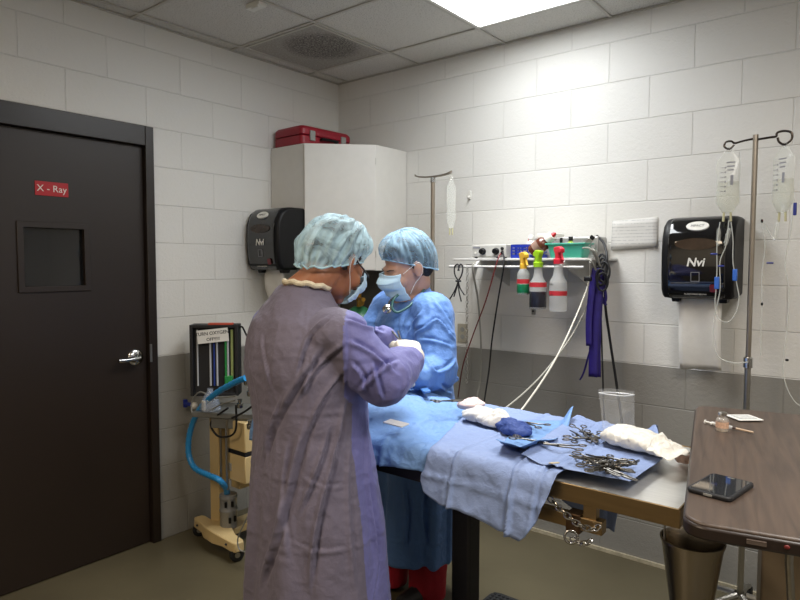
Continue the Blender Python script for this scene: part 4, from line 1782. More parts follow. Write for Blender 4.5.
# clear zip bag standing behind the package
za, zb_ = hit(603, 432, 2, .985), hit(635, 430, 2, .985)
zx = (zb_ - za)
zw = zx.length
zx.normalize()
zn = V((-zx.y, zx.x, 0))
zt = thing('zip_bag', 'clear plastic zip bag standing open behind the white package', 'bag', (za + zb_) / 2)
M_ZIP = sheet_mat('zip_film', 'e8eaea', .11, .12, 1.0)
for s in (0, 1):
    rows = []
    for i in range(12):
        f = i / 11
        row = []
        for j in range(14):
            g_ = j / 13
            p = za + zx * (g_ * zw * (1 + .12 * f)) + zn * ((.012 + .018 * f) * (s - .5) * math.sin(PI * g_) * 2 + .03 * f) + V((0, 0, .125 * f - .012 * (g_ - .5) * f))
            p += zn * noise.noise(p * 30) * .006
            row.append(p)
        rows.append(row)
    B().grid(rows).build('film', M_ZIP, zt, True, smooth=180)
    B().tube(rows[-2], .0018, 6).build('zip_seal', sheet_mat('zip_seal_plastic', 'eef0f0', .6, .2, .8), zt, True)
# small flat things on the drapes
p_ = hit(396, 429, 2, .985)
lab = 'small white paper blade packet lying at the left on the patient drape'
b = B(Matrix.Translation((p_.x, p_.y, 1.004)) @ Matrix.Rotation(-.1, 4, 'Z') @ Matrix.Rotation(.12, 4, 'X'))
b.box((0, 0, 0), (.085, .036, .004))
tag(b.build('blade_packet', M_PAPER, bevel=.001), lab, 'packet')
p_ = hit(425, 393, 2, 1.02)
b = B(Matrix.Translation((p_.x, p_.y, 1.028)) @ Matrix.Rotation(-.7, 4, 'Z') @ Matrix.Rotation(.1, 4, 'X'))
b.prism(rrect(.085, .028, .006), 0, .008)
tag(b.build('suture_packet', mat('blue_packet', '4c78b4', .35, 0, .05), bevel=.001), 'blue foil suture packet on the drape under the gloved hands', 'packet')
p_ = hit(554, 470, 2, .975)
b = B(Matrix.Translation((p_.x, p_.y, .994)) @ Matrix.Rotation(.9, 4, 'Z') @ Matrix.Rotation(-.25, 4, 'X'))
b.box((0, 0, 0), (.024, .018, .003))
tag(b.build('tape_tab', mat('tan_tape', 'c2b48d', .7), bevel=.0008), 'small tan tape tab on the front edge of the blue sheets', 'tape')

# =============================================================== BROWN TABLE
BZ = 1.03
F_, K_, R_ = hit(684, 520, 2, BZ), hit(696, 405, 2, BZ), hit(800, 415, 2, BZ)
yd = (K_ - F_).normalized()
xd = V((yd.y, -yd.x, 0))
Lb = (K_ - F_).length
ang = math.atan2(xd.y, xd.x)
bt = thing('overbed_table', 'brown wood-grain wheeled side table with rounded corners in the right foreground', 'table', (F_.x, F_.y, 0), ang)
m_wood, nt, bs = new_mat('wood_laminate')
N, L = nt.nodes, nt.links
tcn = N.new('ShaderNodeTexCoord')
mp = N.new('ShaderNodeMapping')
mp.inputs['Scale'].default_value = (26, 1.6, 10)
L.new(tcn.outputs['Object'], mp.inputs[0])
nz = N.new('ShaderNodeTexNoise')
nz.inputs['Scale'].default_value = 2.2
nz.inputs['Detail'].default_value = 6
nz.inputs['Distortion'].default_value = .8
L.new(mp.outputs[0], nz.inputs['Vector'])
rp = N.new('ShaderNodeValToRGB')
rp.color_ramp.elements[0].position = .3
rp.color_ramp.elements[0].color = lin('41362f')
rp.color_ramp.elements[1].position = .72
rp.color_ramp.elements[1].color = lin('5a4b40')
L.new(nz.outputs['Fac'], rp.inputs[0])
L.new(rp.outputs[0], bs.inputs['Base Color'])
bs.inputs['Roughness'].default_value = .4
Wb = .46
topoly = rrect(Wb, Lb, .045, 7, cx=Wb / 2, cy=Lb / 2)
B().prism(topoly, BZ - .03, BZ).build('tabletop', m_wood, bt, bevel=.004)
m_edge = mat('dark_brown_edge', '2c221d', .35, 0, .08)
rim = [(Wb / 2 + (x - Wb / 2) * (1 + .006 / Wb), Lb / 2 + (y - Lb / 2) * (1 + .006 / Lb)) for x, y in topoly]
B().prism(rim, BZ - .033, BZ - .006).build('edge_band', m_edge, bt, bevel=.005)
inv = root_matrix(bt).inverted()
b = B()
lp = inv @ dep(783, 560, 1.62)
b.box2((lp.x - .05, lp.y - .03, .05), (lp.x + .06, lp.y + .10, BZ - .033))
b.build('column', mat('brown_metal', '94836d', .4, .3, .06), bt, bevel=.006)
b = B()
q = inv @ dep(789, 562, 1.5)
q2 = inv @ dep(791, 600, 1.5)
b.tube([V((q.x, q.y, BZ - .032)), q, q2, q2 + V((0, 0, -.1)), V((lp.x, lp.y + .02, q2.z - .16))], .009, 10)
b.build('steel_tube', M_STEEL, bt)
b = B()
b.box2((lp.x - .05, lp.y - .25, .03), (lp.x + .06, lp.y + .4, .06))
b.build('base_bar', M_GREYP, bt, bevel=.005)
for yy_ in (-.25, .4):
    b = B()
    b.box2((lp.x - .2, lp.y + yy_ - .025, .035), (lp.x + .26, lp.y + yy_ + .025, .06))
    fb = b.build('foot_bar', M_GREYP, bt, bevel=.005)
    for xx in (-.18, .24):
        b = B()
        b.cyl((lp.x + xx, lp.y + yy_ - .012, .025), (lp.x + xx, lp.y + yy_ + .012, .025), .025)
        b.build('caster', M_RUBBER, fb)
b = B()
q = inv @ hit(756, 540, 2, BZ - .018)
b.box2((q.x - .016, -.0075, BZ - .022), (q.x + .016, -.0028, BZ - .014))
b.build('edge_plate', mat('dull_plate', '5a4e46', .4), bt)
b = B()
q = inv @ hit(786, 542, 2, BZ - .015)
b.ball((q.x, -.004, BZ - .017), .005, (1, .5, .8), 12, 8)
b.build('red_spot', mat('dull_red', '6b1f1c', .5), bt)

# phone
p0, p1, p2, p3 = [hit(x, y, 2, BZ + .008) for x, y in ((694, 487), (718, 471), (749, 486), (722, 501))]
pcn = (p0 + p1 + p2 + p3) / 4
pv = ((p1 - p0) + (p2 - p3)).normalized()
pa = math.atan2(pv.y, pv.x)
Pl, Pw = ((p1 - p0).length + (p2 - p3).length) / 2, ((p3 - p0).length + (p2 - p1).length) / 2
ph = thing('smartphone', 'smartphone in a black case lying face up on the brown table', 'phone', (pcn.x, pcn.y, BZ + .0004), pa)
B().prism(rrect(Pl, Pw, .012), 0, .010).build('phone_case', M_BLACKM, ph, bevel=.003)
b = B()
b.prism(rrect(Pl - .012, Pw - .012, .007), .0085, .0104)
m_scr, nt, bs = new_mat('phone_screen')
bs.inputs['Base Color'].default_value = lin('2a2c30')
bs.inputs['Roughness'].default_value = .05
bs.inputs['Coat Weight'].default_value = 1
b.build('screen', m_scr, ph)
b = B()
b.box((Pl / 2 - .012, 0, .0106), (.0025, .014, .0006))
b.build('ear_speaker', M_GREYP, ph)
b = B()
b.box((-Pl / 2 - .0002, 0, .005), (.0015, .018, .005))
b.build('charging_port', M_GREYP, ph, bevel=.0005)

# vial
p_ = hit(722, 431, 2, BZ)
vl = thing('vial', 'small glass vial of clear liquid standing on the brown table', 'vial', (p_.x, p_.y, BZ))
s_ = .0175
b = B()
b.lathe([(s_ * .95, 0), (s_, .002), (s_, .032), (s_ * .8, .039), (s_ * .45, .042), (s_ * .45, .047), (s_ * .6, .048)], seg=28)
b.build('glass_body', sheet_mat('vial_glass', 'd8d4cc', .3, .05, 1.0), vl)
b = B()
b.lathe([(s_ * .9, .001), (s_ * .94, .003), (s_ * .94, .021)], seg=28)
b.build('liquid', sheet_mat('vial_liquid', 'd8c3a8', .5, .05, 1.0), vl)
b = B()
b.lathe([(s_ * 1.01, .011), (s_ * 1.01, .029)], cap=False, seg=28)
b.build('vial_label', mat('vial_label_paper', 'c9a389', .6, 0, .2, 200), vl)
b = B()
b.lathe([(s_ * .66, .048), (s_ * .68, .055), (s_ * .6, .056)], seg=24)
b.build('vial_cap', M_STEEL, vl)
# syringe
q0, q1 = hit(703, 423, 2, BZ + .008), hit(752, 434, 2, BZ + .006)
sy = thing('syringe', 'capped plastic syringe lying behind the vial on the brown table', 'syringe', (q0 + q1) / 2)
d = (q1 - q0)
Ls = d.length
d.normalize()
off = V((0, .022, 0))
at_ = lambda f: q0 + d * (Ls * f) + off
b = B()
b.lathe([(.0055, 0), (.0055, Ls * .42), (.002, Ls * .46)], at_(.15), d, 14)
b.build('barrel', sheet_mat('syringe_plastic', 'e4e2dc', .55, .2, .7), sy, True)
b = B()
b.cyl(at_(0), at_(.2), .0028, seg=10)
b.cyl(at_(0), at_(.012), .0065, seg=14)
b.build('plunger', M_WHITEP, sy, True)
b = B()
b.box(at_(.15), (.004, .02, .004))
b.build('finger_flange', M_WHITEP, sy, True)
b = B()
b.cyl(at_(.58), at_(.66), .004, .003, seg=12)
b.build('needle_hub', mat('dark_hub', '4a3a34', .4), sy, True)
b = B()
b.cyl(at_(.66), at_(1), .0036, .0028, seg=12)
b.build('needle_cap', mat('tan_cap', 'b79f85', .4), sy, True)
# gauze sachet
p_ = hit(744, 419, 2, BZ)
b = B(Matrix.Translation((p_.x, p_.y, BZ + .003)) @ Matrix.Rotation(ang + .5, 4, 'Z') @ Matrix.Rotation(-.03, 4, 'X'))
b.prism(rrect(.078, .082, .004), 0, .003)
st_ = thing('alcohol_sachet', 'flat square white sachet at the back of the brown table behind the vial', 'sachet', (p_.x, p_.y, BZ))
b.build('sachet_body', M_PAPER, st_, True, bevel=.001)
b = B(Matrix.Translation((p_.x, p_.y, BZ + .0068)) @ Matrix.Rotation(ang + .5, 4, 'Z') @ Matrix.Rotation(-.03, 4, 'X'))
b.prism(rrect(.055, .058, .004), 0, .0006)
b.build('printed_panel', mat('pale_grey_print', 'c4c4c0', .7, 0, .2, 160), st_, True)

# bucket
bc = dep(692.5, 540, 1.56)
bu = thing('steel_pail', 'stainless steel pail hanging from the right end of the operating table', 'pail', (bc.x, bc.y, bc.z - .21))
m_pail = mat('pail_steel', 'a39a8d', .26, 1.0, .06, 5, .04, 60, stretch=(12, 12, 1))
m_pail_in = m_pail
b = B()
RR = .0725
b.lathe([(RR * .62, .03), (RR * .66, .036), (RR * .98, .2), (RR * 1.03, .207), (RR * 1.04, .213), (RR * .99, .214), (RR * .95, .205), (RR * .62, .042), (.001, .04)], seg=40)
b.build('pail_body', m_pail, bu)
b = B()
ta = V((TX1 - .02, bc.y + .02, TZ - .02)) - bu.location
for s in (-1, 1):
    e_ = RT * (s * RR * .96)
    b = B()
    b.tube([e_ + V((0, 0, .205)), e_ + V((0, 0, .25)), e_ * .8 + V((0, 0, TZ - .05 - bu.location.z))], .0024, 8, smooth=4)
    b.build('hanging_wire', M_STEEL, bu)

# perforated black mat
cm = hit(494, 589, 2, .02)
mt = thing('rubber_mat', 'black perforated rubber mat on the floor beside the table column', 'mat', (cm.x + .3, cm.y - .14, 0))
b = B()
b.prism(rrect(.6, .28, .04), 0, .014)
b.build('mat_base', M_RUBBER, mt, bevel=.003)
b = B()
for i in range(27):
    for j in range(12):
        b.lathe([(.008, .0135), (.007, .0185), (.0045, .0195)], (-.28 + .0215 * i, -.12 + .0215 * j, 0), seg=8)
o = b.build('rubber_nubs', M_RUBBER, mt)
o['kind'] = 'stuff'
# ======================================================= ANESTHESIA MACHINE
am = thing('anesthesia_machine', 'cream wheeled anesthesia machine with black flowmeter panel and blue hose by the dark door', 'medical device', (.3, -1.15, 0))
b = B()
wheels = [(.12, -1.235), (.53, -1.29), (.14, -.86), (.5, -.9)]
# pressed steel base: front beam, rear beam, centre web
def beam(b, p0, p1, w0, wm, z0, z1):
    p0, p1 = V((p0[0], p0[1], 0)), V((p1[0], p1[1], 0))
    d = (p1 - p0).normalized()
    n = V((-d.y, d.x, 0))
    rr_ = []
    for f, w, dz in ((-.06, w0 * .7, 0), (0, w0, 0), (.22, w0 * 1.1, .0), (.38, wm, .012), (.62, wm, .012), (.8, w0 * 1.1, 0), (1, w0, 0), (1.06, w0 * .7, 0)):
        c = p0 + (p1 - p0) * f
        rr_.append([c + n * w + V((0, 0, z0)), c - n * w + V((0, 0, z0)), c - n * w * .9 + V((0, 0, z1 + dz)), c + n * w * .9 + V((0, 0, z1 + dz))])
    b.loft(rr_)
beam(b, wheels[0], wheels[1], .035, .06, .055, .105)
b.build('base_beam', M_CREAM, am, True, bevel=.006)
b = B()
beam(b, wheels[2], wheels[3], .03, .045, .055, .10)
b.build('base_beam', M_CREAM, am, True, bevel=.006)
b = B()
b.box2((.26, -1.23, .06), (.38, -.88, .098))
b.build('base_web', M_CREAM, am, True, bevel=.006)
for k, (x, y) in enumerate(wheels):
    b = B()
    a = (.8, -.6, 0) if k != 1 else (.95, -.3, 0)
    ax_ = V(a).normalized()
    c = V((x, y - .005, .037))
    b.lathe([(.012, -.014), (.03, -.014), (.036, -.01), (.037, 0), (.036, .01), (.03, .014), (.012, .014)], c, ax_, 24)
    cw = b.build('caster', M_RUBBER, am, True)
    b = B()
    b.lathe([(.014, -.016), (.014, .016)], c, ax_, 16)
    b.cyl(c + V((0, 0, .03)), (x, y, .07), .008)
    b.build('caster_hub', M_STEEL, cw).matrix_parent_inverse = root_matrix(cw).inverted()
b = B()
for f in (.1, .32, .68, .88):
    x = .12 + .41 * f
    y = -1.235 - .055 * f - .038
    b.cyl((x, y, .085), (x, y - .006, .083), .006, seg=10)
b.build('bolt_heads', M_INK, am, True)
b = B()
b.box2((.19, -1.215, .1), (.27, -1.165, .715))
b.build('post', M_CREAM, am, True, bevel=.005)
m_side = mat('cream_shaded_panel', 'b89f70', .4, 0, .05)
b = B()
b.box2((.305, -1.16, .30), (.38, -1.0, .70))
b.build('back_plate', M_CREAM, am, True, bevel=.003)
b = B()
b.box2((.385, -1.235, .545), (.53, -1.03, .70))
b.build('vaporizer_box', M_CREAM, am, True, bevel=.005)
b = B()
b.box2((.385, -1.235, .525), (.53, -1.03, .543))
b.build('box_gap', M_BLACKM, am, True)
b = B()
b.box2((.385, -1.235, .38), (.53, -1.03, .523))
dr = b.build('lower_box', M_CREAM, am, True, bevel=.005)
b = B()
b.box2((.395, -1.241, .43), (.415, -1.234, .47))
b.build('box_plate', M_GREYP, am, True)
for x in (.345, .40):
    b = B()
    b.cyl((x, -1.25, .33), (x, -1.25, .70), .006, seg=12)
    b.build('steel_rod', M_STEEL, am, True)
m_shelfg = mat('grey_enamel', '6f6f6b', .35, .2, .06)
Rz = Matrix.Rotation(math.radians(30), 4, 'Z')
b = B(Matrix.Translation((.34, -1.16, .725)) @ Rz)
b.box((0, 0, 0), (.36, .24, .028))
b.box((.02, -.06, -.04), (.2, .1, .06))
b.build('work_shelf', m_shelfg, am, True, bevel=.003)

# flowmeter panel
PAng = math.radians(42)
pc_ = V((.225, -1.19, .995))
Mp = Matrix.Translation(pc_) @ Matrix.Rotation(PAng, 4, 'Z')
pw, ph_, pd = .255, .385, .09
b = B(Mp)
b.box((0, .02, 0), (pw, pd - .02, ph_))
for s in (-1, 1):
    b.box((s * (pw / 2 - .008), -.028, 0), (.016, .03, ph_))
    b.box((0, -.028, s * (ph_ / 2 - .008)), (pw - .032, .03, .016))
b.build('panel_housing', M_BLACKM, am, True, bevel=.002)
m_tubec = mat('tube_white', 'b9bcc0', .2, 0, .05)
m_tubeb = mat('tube_blue', '2d3f86', .25, 0, .05)
m_tubeg = mat('tube_green', '2c8a45', .3, 0, .05)
m_tubey = mat('tube_lime', '9aa86a', .3, 0, .05)
for x, r, m in ((-.092, .0045, m_tubec), (-.024, .0055, m_tubec), (-.004, .005, m_tubeb), (.012, .0055, m_tubec), (.058, .006, m_tubeg), (.07, .0055, m_tubec), (.092, .008, m_tubey)):
    b = B(Mp)
    b.cyl((x, -.02, -.14), (x, -.02, .165), r, seg=12)
    b.build('flow_tube', m, am, True)
b = B(Mp)
for k in range(15):
    z = -.15 + .021 * k
    b.box((-.107, -.0125, z), (.009, .002, .004))
    b.box((-.077, -.0125, z), (.009, .002, .004))
b.build('scale_marks', M_WHITEP, am, True)
b = B(Mp)
b.box((.075, -.02, -.115), (.045, .03, .06))
b.build('green_block', m_tubeg, am, True, bevel=.004)
b = B(Mp)
b.box((.035, -.02, ph_ / 2 + .004), (.13, .04, .01))
b.build('red_top_strip', mat('red_strip', 'b5462e', .5), am, True, bevel=.002)
Ms = Mp @ Matrix.Translation((-.003, -.047, .135)) @ Matrix.Rotation(math.radians(-6), 4, 'Y')
b = B(Ms)
b.box((0, 0, 0), (.165, .0012, .072))
psg = b.build('paper_sign', M_PAPER, am, True)
psg['label'] = 'white paper sign reading TURN OXYGEN OFF'
for txt, dz, dx2, sz in (('TURN OXYGEN', .014, -.002, .025), ('OFF!!!!!', -.018, 0, .023)):
    TM = Ms @ fr((dx2, -.001, dz), (1, 0, 0), (0, 0, 1), (0, -1, 0))
    finish('lettering', text_mesh(txt, sz, TM, .0002, bold=.0004), M_INK, am, True, smooth=0)

# clear mask on the shelf, blue hose, canister
m_maskc = sheet_mat('clear_mask_plastic', 'b9c4d6', .38, .1, 1.0)
b = B(Matrix.Translation((.30, -1.28, .745)))
b.lathe([(.055, 0), (.056, .008), (.045, .05), (.028, .085), (.016, .098), (.015, .115)], seg=28, cap=False)
b.build('breathing_mask', m_maskc, am, True)
b = B(Matrix.Translation((.30, -1.30, .745)))
b.box((0, -.02, .03), (.024, .01, .05))
b.build('white_tag', M_WHITEP, am, True, bevel=.001)
m_hose = mat('blue_hose', '2f8fd0', .3, 0, .06, 10)
yv = -1.3
hp = [hit(x, y, 1, yv) for x, y in ((246, 378), (236, 382), (218, 392), (203, 405), (194, 420), (189, 438), (189, 455), (195, 468), (208, 475), (219, 480), (226, 488), (229, 496))]
hp[-2] = hit(226, 488, 1, -1.25)
hp[-1] = hit(227, 494, 1, -1.215)
hp = catmull(hp, 12)
rr_ = [.0155 + .0012 * math.sin(i * 2.1) for i in range(len(hp))]
B().tube(hp, rr_, 14).build('corrugated_hose', m_hose, am, True)
e_ = hp[-1]
m_can = mat('canister_grey', '8e8f90', .3, .2, .05)
ct = V((e_.x + .006, e_.y + .004, .105))
b = B(Matrix.Translation(ct))
hc = e_.z - .105 + .005
b.lathe([(.042, 0), (.045, .008), (.045, hc * .48), (.048, hc * .5), (.048, hc * .55), (.045, hc * .57), (.045, hc * .88), (.048, hc * .9), (.046, hc * .98), (.025, hc)], seg=32)
b.build('absorber_canister', m_can, am, True)
for k, (a, z) in enumerate(((-.5, .28), (-.9, .75), (-.2, .75), (.1, .3))):
    b = B(Matrix.Translation(ct) @ Matrix.Rotation(a, 4, 'Z'))
    b.box((.05, 0, hc * z), (.012, .013, .03))
    b.build('clip', M_BLACKP, am, True, bevel=.003)
b = B()
b.tube([hit(x, y, 1, -1.28) for x, y in ((228, 408), (214, 418), (211, 426), (218, 436), (230, 436), (236, 428), (236, 405))], .0055, 8, smooth=6)
b.build('black_hose', M_RUBBER, am, True)
b = B()
b.tube([hit(x, y, 1, -1.3) for x, y in ((258, 402), (244, 412), (232, 418))], .0055, 8, smooth=6)
b.build('black_hose', M_RUBBER, am, True)
b = B()
b.tube([hit(x, y, 1, -1.3) for x, y in ((236, 396), (215, 398), (200, 392), (192, 402), (193, 414), (203, 414), (220, 405), (236, 400))], .0038, 8, smooth=6)
b.build('grey_hose', M_GREYP, am, True)
b = B()
b.tube([hit(x, y, 1, -1.32) for x, y in ((256, 498), (246, 520), (238, 538), (240, 550), (250, 552))], .0035, 8, smooth=6)
b.build('grey_hose', M_GREYP, am, True)
c = hit(184, 403, 1, -1.25)
c.x = max(c.x, .02)
b = B()
b.cyl(c, c + V((.07, 0, 0)), .011)
b.box(c + V((.0, 0, 0)), (.018, .02, .045))
b.build('blue_valve_handle', M_BLUEP, am, True, bevel=.003)
b = B()
b.ball(c + V((.085, 0, .0)), .02)
b.build('white_valve_ball', M_WHITEP, am, True)
for k, (x, y) in enumerate(((247, 381), (250, 392), (240, 404), (250, 425))):
    p = hit(x, y, 1, -1.28)
    b = B(Matrix.Translation(p))
    b.lathe([(.013, -.02), (.016, -.012), (.016, .004), (.01, .008), (.01, .022), (.014, .024)], seg=18)
    b.cyl((0, 0, -.006), (.035, -.02, -.006), .008)
    b.build('fitting', M_CHROME, am, True)
b = B()
q = Mp @ V((pw / 2 - .005, .02, ph_ / 2 - .02))
b.tube([q, q + V((.03, .0, .004)), q + V((.045, .01, -.03)), q + V((.07, .01, -.06))], .005, 8, smooth=6)
b.build('black_hose', M_RUBBER, am, True)
# ==================================================================== PEOPLE
def head_frame(c, fdir, tilt, roll=0, s=1.0):
    f = V((fdir[0], fdir[1], 0)).normalized()
    r = V((f.y, -f.x, 0))
    up = V((0, 0, 1))
    fy = f * math.cos(tilt) - up * math.sin(tilt)
    uz = f * math.sin(tilt) + up * math.cos(tilt)
    M = fr(c, r, fy, uz)
    return M @ Matrix.Rotation(roll, 4, 'Y') @ Matrix.Diagonal((s, s, s, 1))


def head_shapes(b, M):
    o = b.M
    b.M = M
    b.ball((0, -.015, .045), 1, (.076, .096, .086))
    b.ball((0, .028, -.018), 1, (.063, .072, .088))
    b.ball((0, .034, -.068), 1, (.052, .056, .05))
    b.ball((0, .07, -.104), .021, (1.15, 1, .9))
    b.caps([(0, .094, .012), (0, .106, -.012), (0, .118, -.034)], [.0075, .0085, .011], 12)
    for s in (-1, 1):
        b.ball((s * .011, .103, -.038), .009, seg=12, rings=8)
        b.ball((s * .037, .062, -.034), .029, seg=14, rings=10)
        b.ball((s * .032, .0755, .0), .0165, (1.15, 1, .85), seg=14, rings=10)
        b.ball((s * .078, -.008, -.004), 1, (.011, .021, .033), rot=Matrix.Rotation(s * .35, 4, 'Z'))
        b.ball((s * .08, -.004, -.028), 1, (.008, .012, .011), seg=12, rings=8)
    b.caps([(-.044, .074, .022), (-.02, .088, .022), (.02, .088, .022), (.044, .074, .022)], [.008, .0095, .0095, .008], 10)
    b.caps([(-.022, .088, -.066), (0, .096, -.063), (.022, .088, -.066)], [.005, .0075, .005], 10)
    b.caps([(-.018, .088, -.075), (0, .095, -.076), (.018, .088, -.075)], [.005, .0085, .005], 10)
    b.M = o


def hand_shapes(b, wrist, d, back, side, curl=.9, thick=1.0, spread=.08):
    """palm, four unequal curled fingers and a thumb leaving the side of the palm. side=+1: thumb towards +X of the frame"""
    d = V(d).normalized()
    back = V(back)
    back = (back - d * back.dot(d)).normalized()
    x = d.cross(back).normalized()
    Mh = fr(wrist, x, d, back)
    P = lambda a, y, z: Mh @ V((a, y, z))
    rings = []
    for y, w, h in ((-.012, .026, .02), (.015, .032, .019), (.045, .040, .016), (.075, .043, .014), (.092, .041, .012)):
        rings.append([P(w * math.copysign(abs(math.cos(q)) ** .75, math.cos(q)), y, h * thick * math.sin(q)) for q in [2 * PI * k / 20 for k in range(20)]])
    b.loft(rings)
    Ls = (.066, .076, .071, .056)
    for k in range(4):
        a0 = side * (.031 - .0205 * k)
        L_ = Ls[k]
        r = (.0088, .0091, .0088, .0078)[k] * thick
        ang_, p = 0.12, P(a0, .086, .001)
        pts = [P(a0 * .8, .05, 0), p]
        sp = side * spread * (1.2 - .8 * k)
        for seg, fl in ((.45, curl * .75), (.31, curl), (.24, curl * .7)):
            ang_ += fl
            dr_ = (Mh.to_3x3() @ V((math.sin(sp) * math.cos(ang_), math.cos(sp) * math.cos(ang_), -math.sin(ang_))))
            p = p + dr_ * (L_ * seg)
            pts.append(p)
        b.caps(pts, [r * 1.05, r * 1.08, r, r * .93, r * .8], 12)
    t0 = P(side * .026, .02, -.004)
    t1 = P(side * .05, .045, -.014)
    t2 = P(side * .056, .072, -.028)
    t3 = P(side * .048, .092, -.040)
    b.caps([t0, t1, t2, t3], [.0145 * thick, .0125 * thick, .0105 * thick, .009 * thick], 12)


def rings_of(base, ax, ay, spec, n=40, pw=2.25):
    out = []
    for sp in spec:
        z, cx, cy, a, bb = sp[:5]
        tilt = sp[5] if len(sp) > 5 else 0
        ring = []
        for k in range(n):
            q = 2 * PI * k / n
            c_, s_ = math.cos(q), math.sin(q)
            lx = cx + a * math.copysign(abs(c_) ** (2 / pw), c_)
            ly = cy + bb * math.copysign(abs(s_) ** (2 / pw), s_)
            ring.append(V(base) + ax * lx + ay * ly + V((0, 0, z + tilt * (ly - cy))))
        out.append(ring)
    return out


def ridge(p, s):
    return 1 - abs(noise.noise(p + V((s, s * 1.7, s * .3)))) * 2.4


def pleat_folds(me, folds):
    """press long folds into the cloth: each fold is a line of picture points dropped on the cloth surface"""
    bv = bvh_of(me)
    co, no = get_co(me)
    disp = np.zeros(len(co))
    for pix, amp, wid in folds:
        if amp > .0045:
            amp, wid = amp * 1.45, wid * .85
        pts = []
        for x, y in catmull([V((x, y, 0)) for x, y in pix], 6) and [(q.x, q.y) for q in catmull([V((x, y, 0)) for x, y in pix], 6)]:
            d = ray(x, y).normalized()
            h_ = bv.ray_cast(CP, d)
            if h_[0] is not None:
                pts.append(np.array(h_[0]))
        if len(pts) < 2:
            continue
        best = np.full(len(co), 9.0)
        sgn = np.zeros(len(co))
        tt = np.zeros(len(co))
        for i in range(len(pts) - 1):
            a, c_ = pts[i], pts[i + 1]
            ab = c_ - a
            l2 = ab @ ab
            if l2 < 1e-10:
                continue
            t = np.clip(((co - a) @ ab) / l2, 0, 1)
            near = a + t[:, None] * ab
            dv = co - near
            dd = np.linalg.norm(dv, axis=1)
            sd_ = np.einsum('ij,ij->i', np.cross(np.broadcast_to(ab, no.shape), no), dv)
            m_ = dd < best
            best[m_] = dd[m_]
            sgn[m_] = np.sign(sd_[m_])
            tt[m_] = (i + t[m_]) / (len(pts) - 1)
        env = np.clip(np.minimum(tt, 1 - tt) * 6, 0, 1) * .85 + .15
        sd2 = best * sgn
        prof = np.exp(-((sd2 - wid * .9) / wid) ** 2) - .9 * np.exp(-((sd2 + wid * .7) / (wid * .8)) ** 2)
        disp += amp * prof * env
    co += no * disp[:, None]
    set_co(me, co)


def smooth_normals_disp(me, fn):
    co, no = get_co(me)
    out = co.copy()
    for i in range(len(co)):
        out[i] += no[i] * fn(V(co[i]), V(no[i]))
    set_co(me, out)


def pack_creases(p, th, o, amp):
    d = 0
    for zk in (.33, .52, .71, .90, 1.09, 1.25):
        m = .3 + .7 * max(0, noise.noise(V((th * 1.4, zk * 9, 2))) + .4)
        q = (p.z - zk - .012 * noise.noise(V((th * 2, zk, 5)))) / .007
        d += amp * m * (math.exp(-q * q) - .7 * math.exp(-(q + 1.9) ** 2))
    for k in range(11):
        tk = -PI + 2 * PI * (k + .35) / 11
        q = ((th - tk + PI) % (2 * PI) - PI) * .2 - .01 * noise.noise(V((tk * 3, p.z * 3, 1)))
        if abs(q) < .03:
            m = .3 + .7 * max(0, noise.noise(V((tk * 5, p.z * 1.5, 7))) + .4)
            q /= .0065
            d += amp * m * (math.exp(-q * q) - .7 * math.exp(-(q + 1.9) ** 2))
    return d


def bouffant(M, rx, ry, zf, zb, H, cy, puff, back_puff, seed, npl=34, cr=.004):
    rows = []
    nphi, nt_ = 150, 46
    for i in range(nt_ + 1):
        t = i / nt_
        row = []
        for k in range(nphi):
            q = 2 * PI * k / nphi
            s_, c_ = math.sin(q), math.cos(q)
            zband = zb + (zf - zb) * (s_ * .5 + .5)
            a = t * PI / 2
            hz = max(math.cos(a), 0) ** .62
            bul = 1 + puff * math.sin(PI * min(t * 1.5, 1)) + back_puff * max(-s_, 0) ** 1.2 * math.sin(PI * min(t * 1.25 + .02, 1))
            r = hz * bul
            pl = math.cos(npl * q + 2.4 * noise.noise(V((c_ * 2, s_ * 2, seed))) * 3) * (1 - t) ** 1.3
            x, y, z = rx * c_ * r, cy + ry * s_ * r, zband + (H - zband) * math.sin(a) ** .9
            z -= back_puff * .055 * max(-s_, 0) * math.sin(PI * min(t * 2.2, 1))
            p = V((x, y, z))
            n = V((c_, s_, .4)).normalized()
            w_ = ridge(V((c_ * 1.6, s_ * 1.6, t * 1.1)) * 1.5, seed) * .55 + ridge(V((c_ * 3.6, s_ * 3.6, t * 2)) * 1.4, seed + 4) * .45
            p += n * (pl * cr * .8 + w_ * cr * 1.7 * min(1, t * 5))
            row.append(M @ p)
        rows.append(row)
    b = B()
    vr = [[b._v(p) for p in r] for r in rows]
    for i in range(len(vr) - 1):
        for j in range(nphi):
            k = (j + 1) % nphi
            b.face([vr[i][j], vr[i][k], vr[i + 1][k], vr[i + 1][j]])
    band = [p for p in rows[0]]
    return b, band


def hair_mesh(M, parent):
    b = B()
    b.ball((0, -.016, .047), 1, (.0805, .101, .0905), seg=48, rings=34)
    kill = []
    for f in b.bm.faces:
        c = f.calc_center_median()
        if c.y > .045:
            lim = .062
        elif c.y > -.02:
            lim = -.02 + .082 * smoothstep(-.02, .045, c.y)
        else:
            lim = -.06
        if c.z < lim:
            kill.append(f)
    bmesh.ops.delete(b.bm, geom=kill, context='FACES')
    b.ball((0, -.06, -.015), 1, (.064, .052, .058), seg=24, rings=16)
    for s in (-1, 1):
        b.caps([(s * .071, .018, .03), (s * .074, .004, .005), (s * .071, -.022, -.03)], [.007, .006, .009])
    for v in b.bm.verts:
        v.co = M @ v.co
    return b.build('hair', m_hair, parent, True, smooth=180, norm=True)


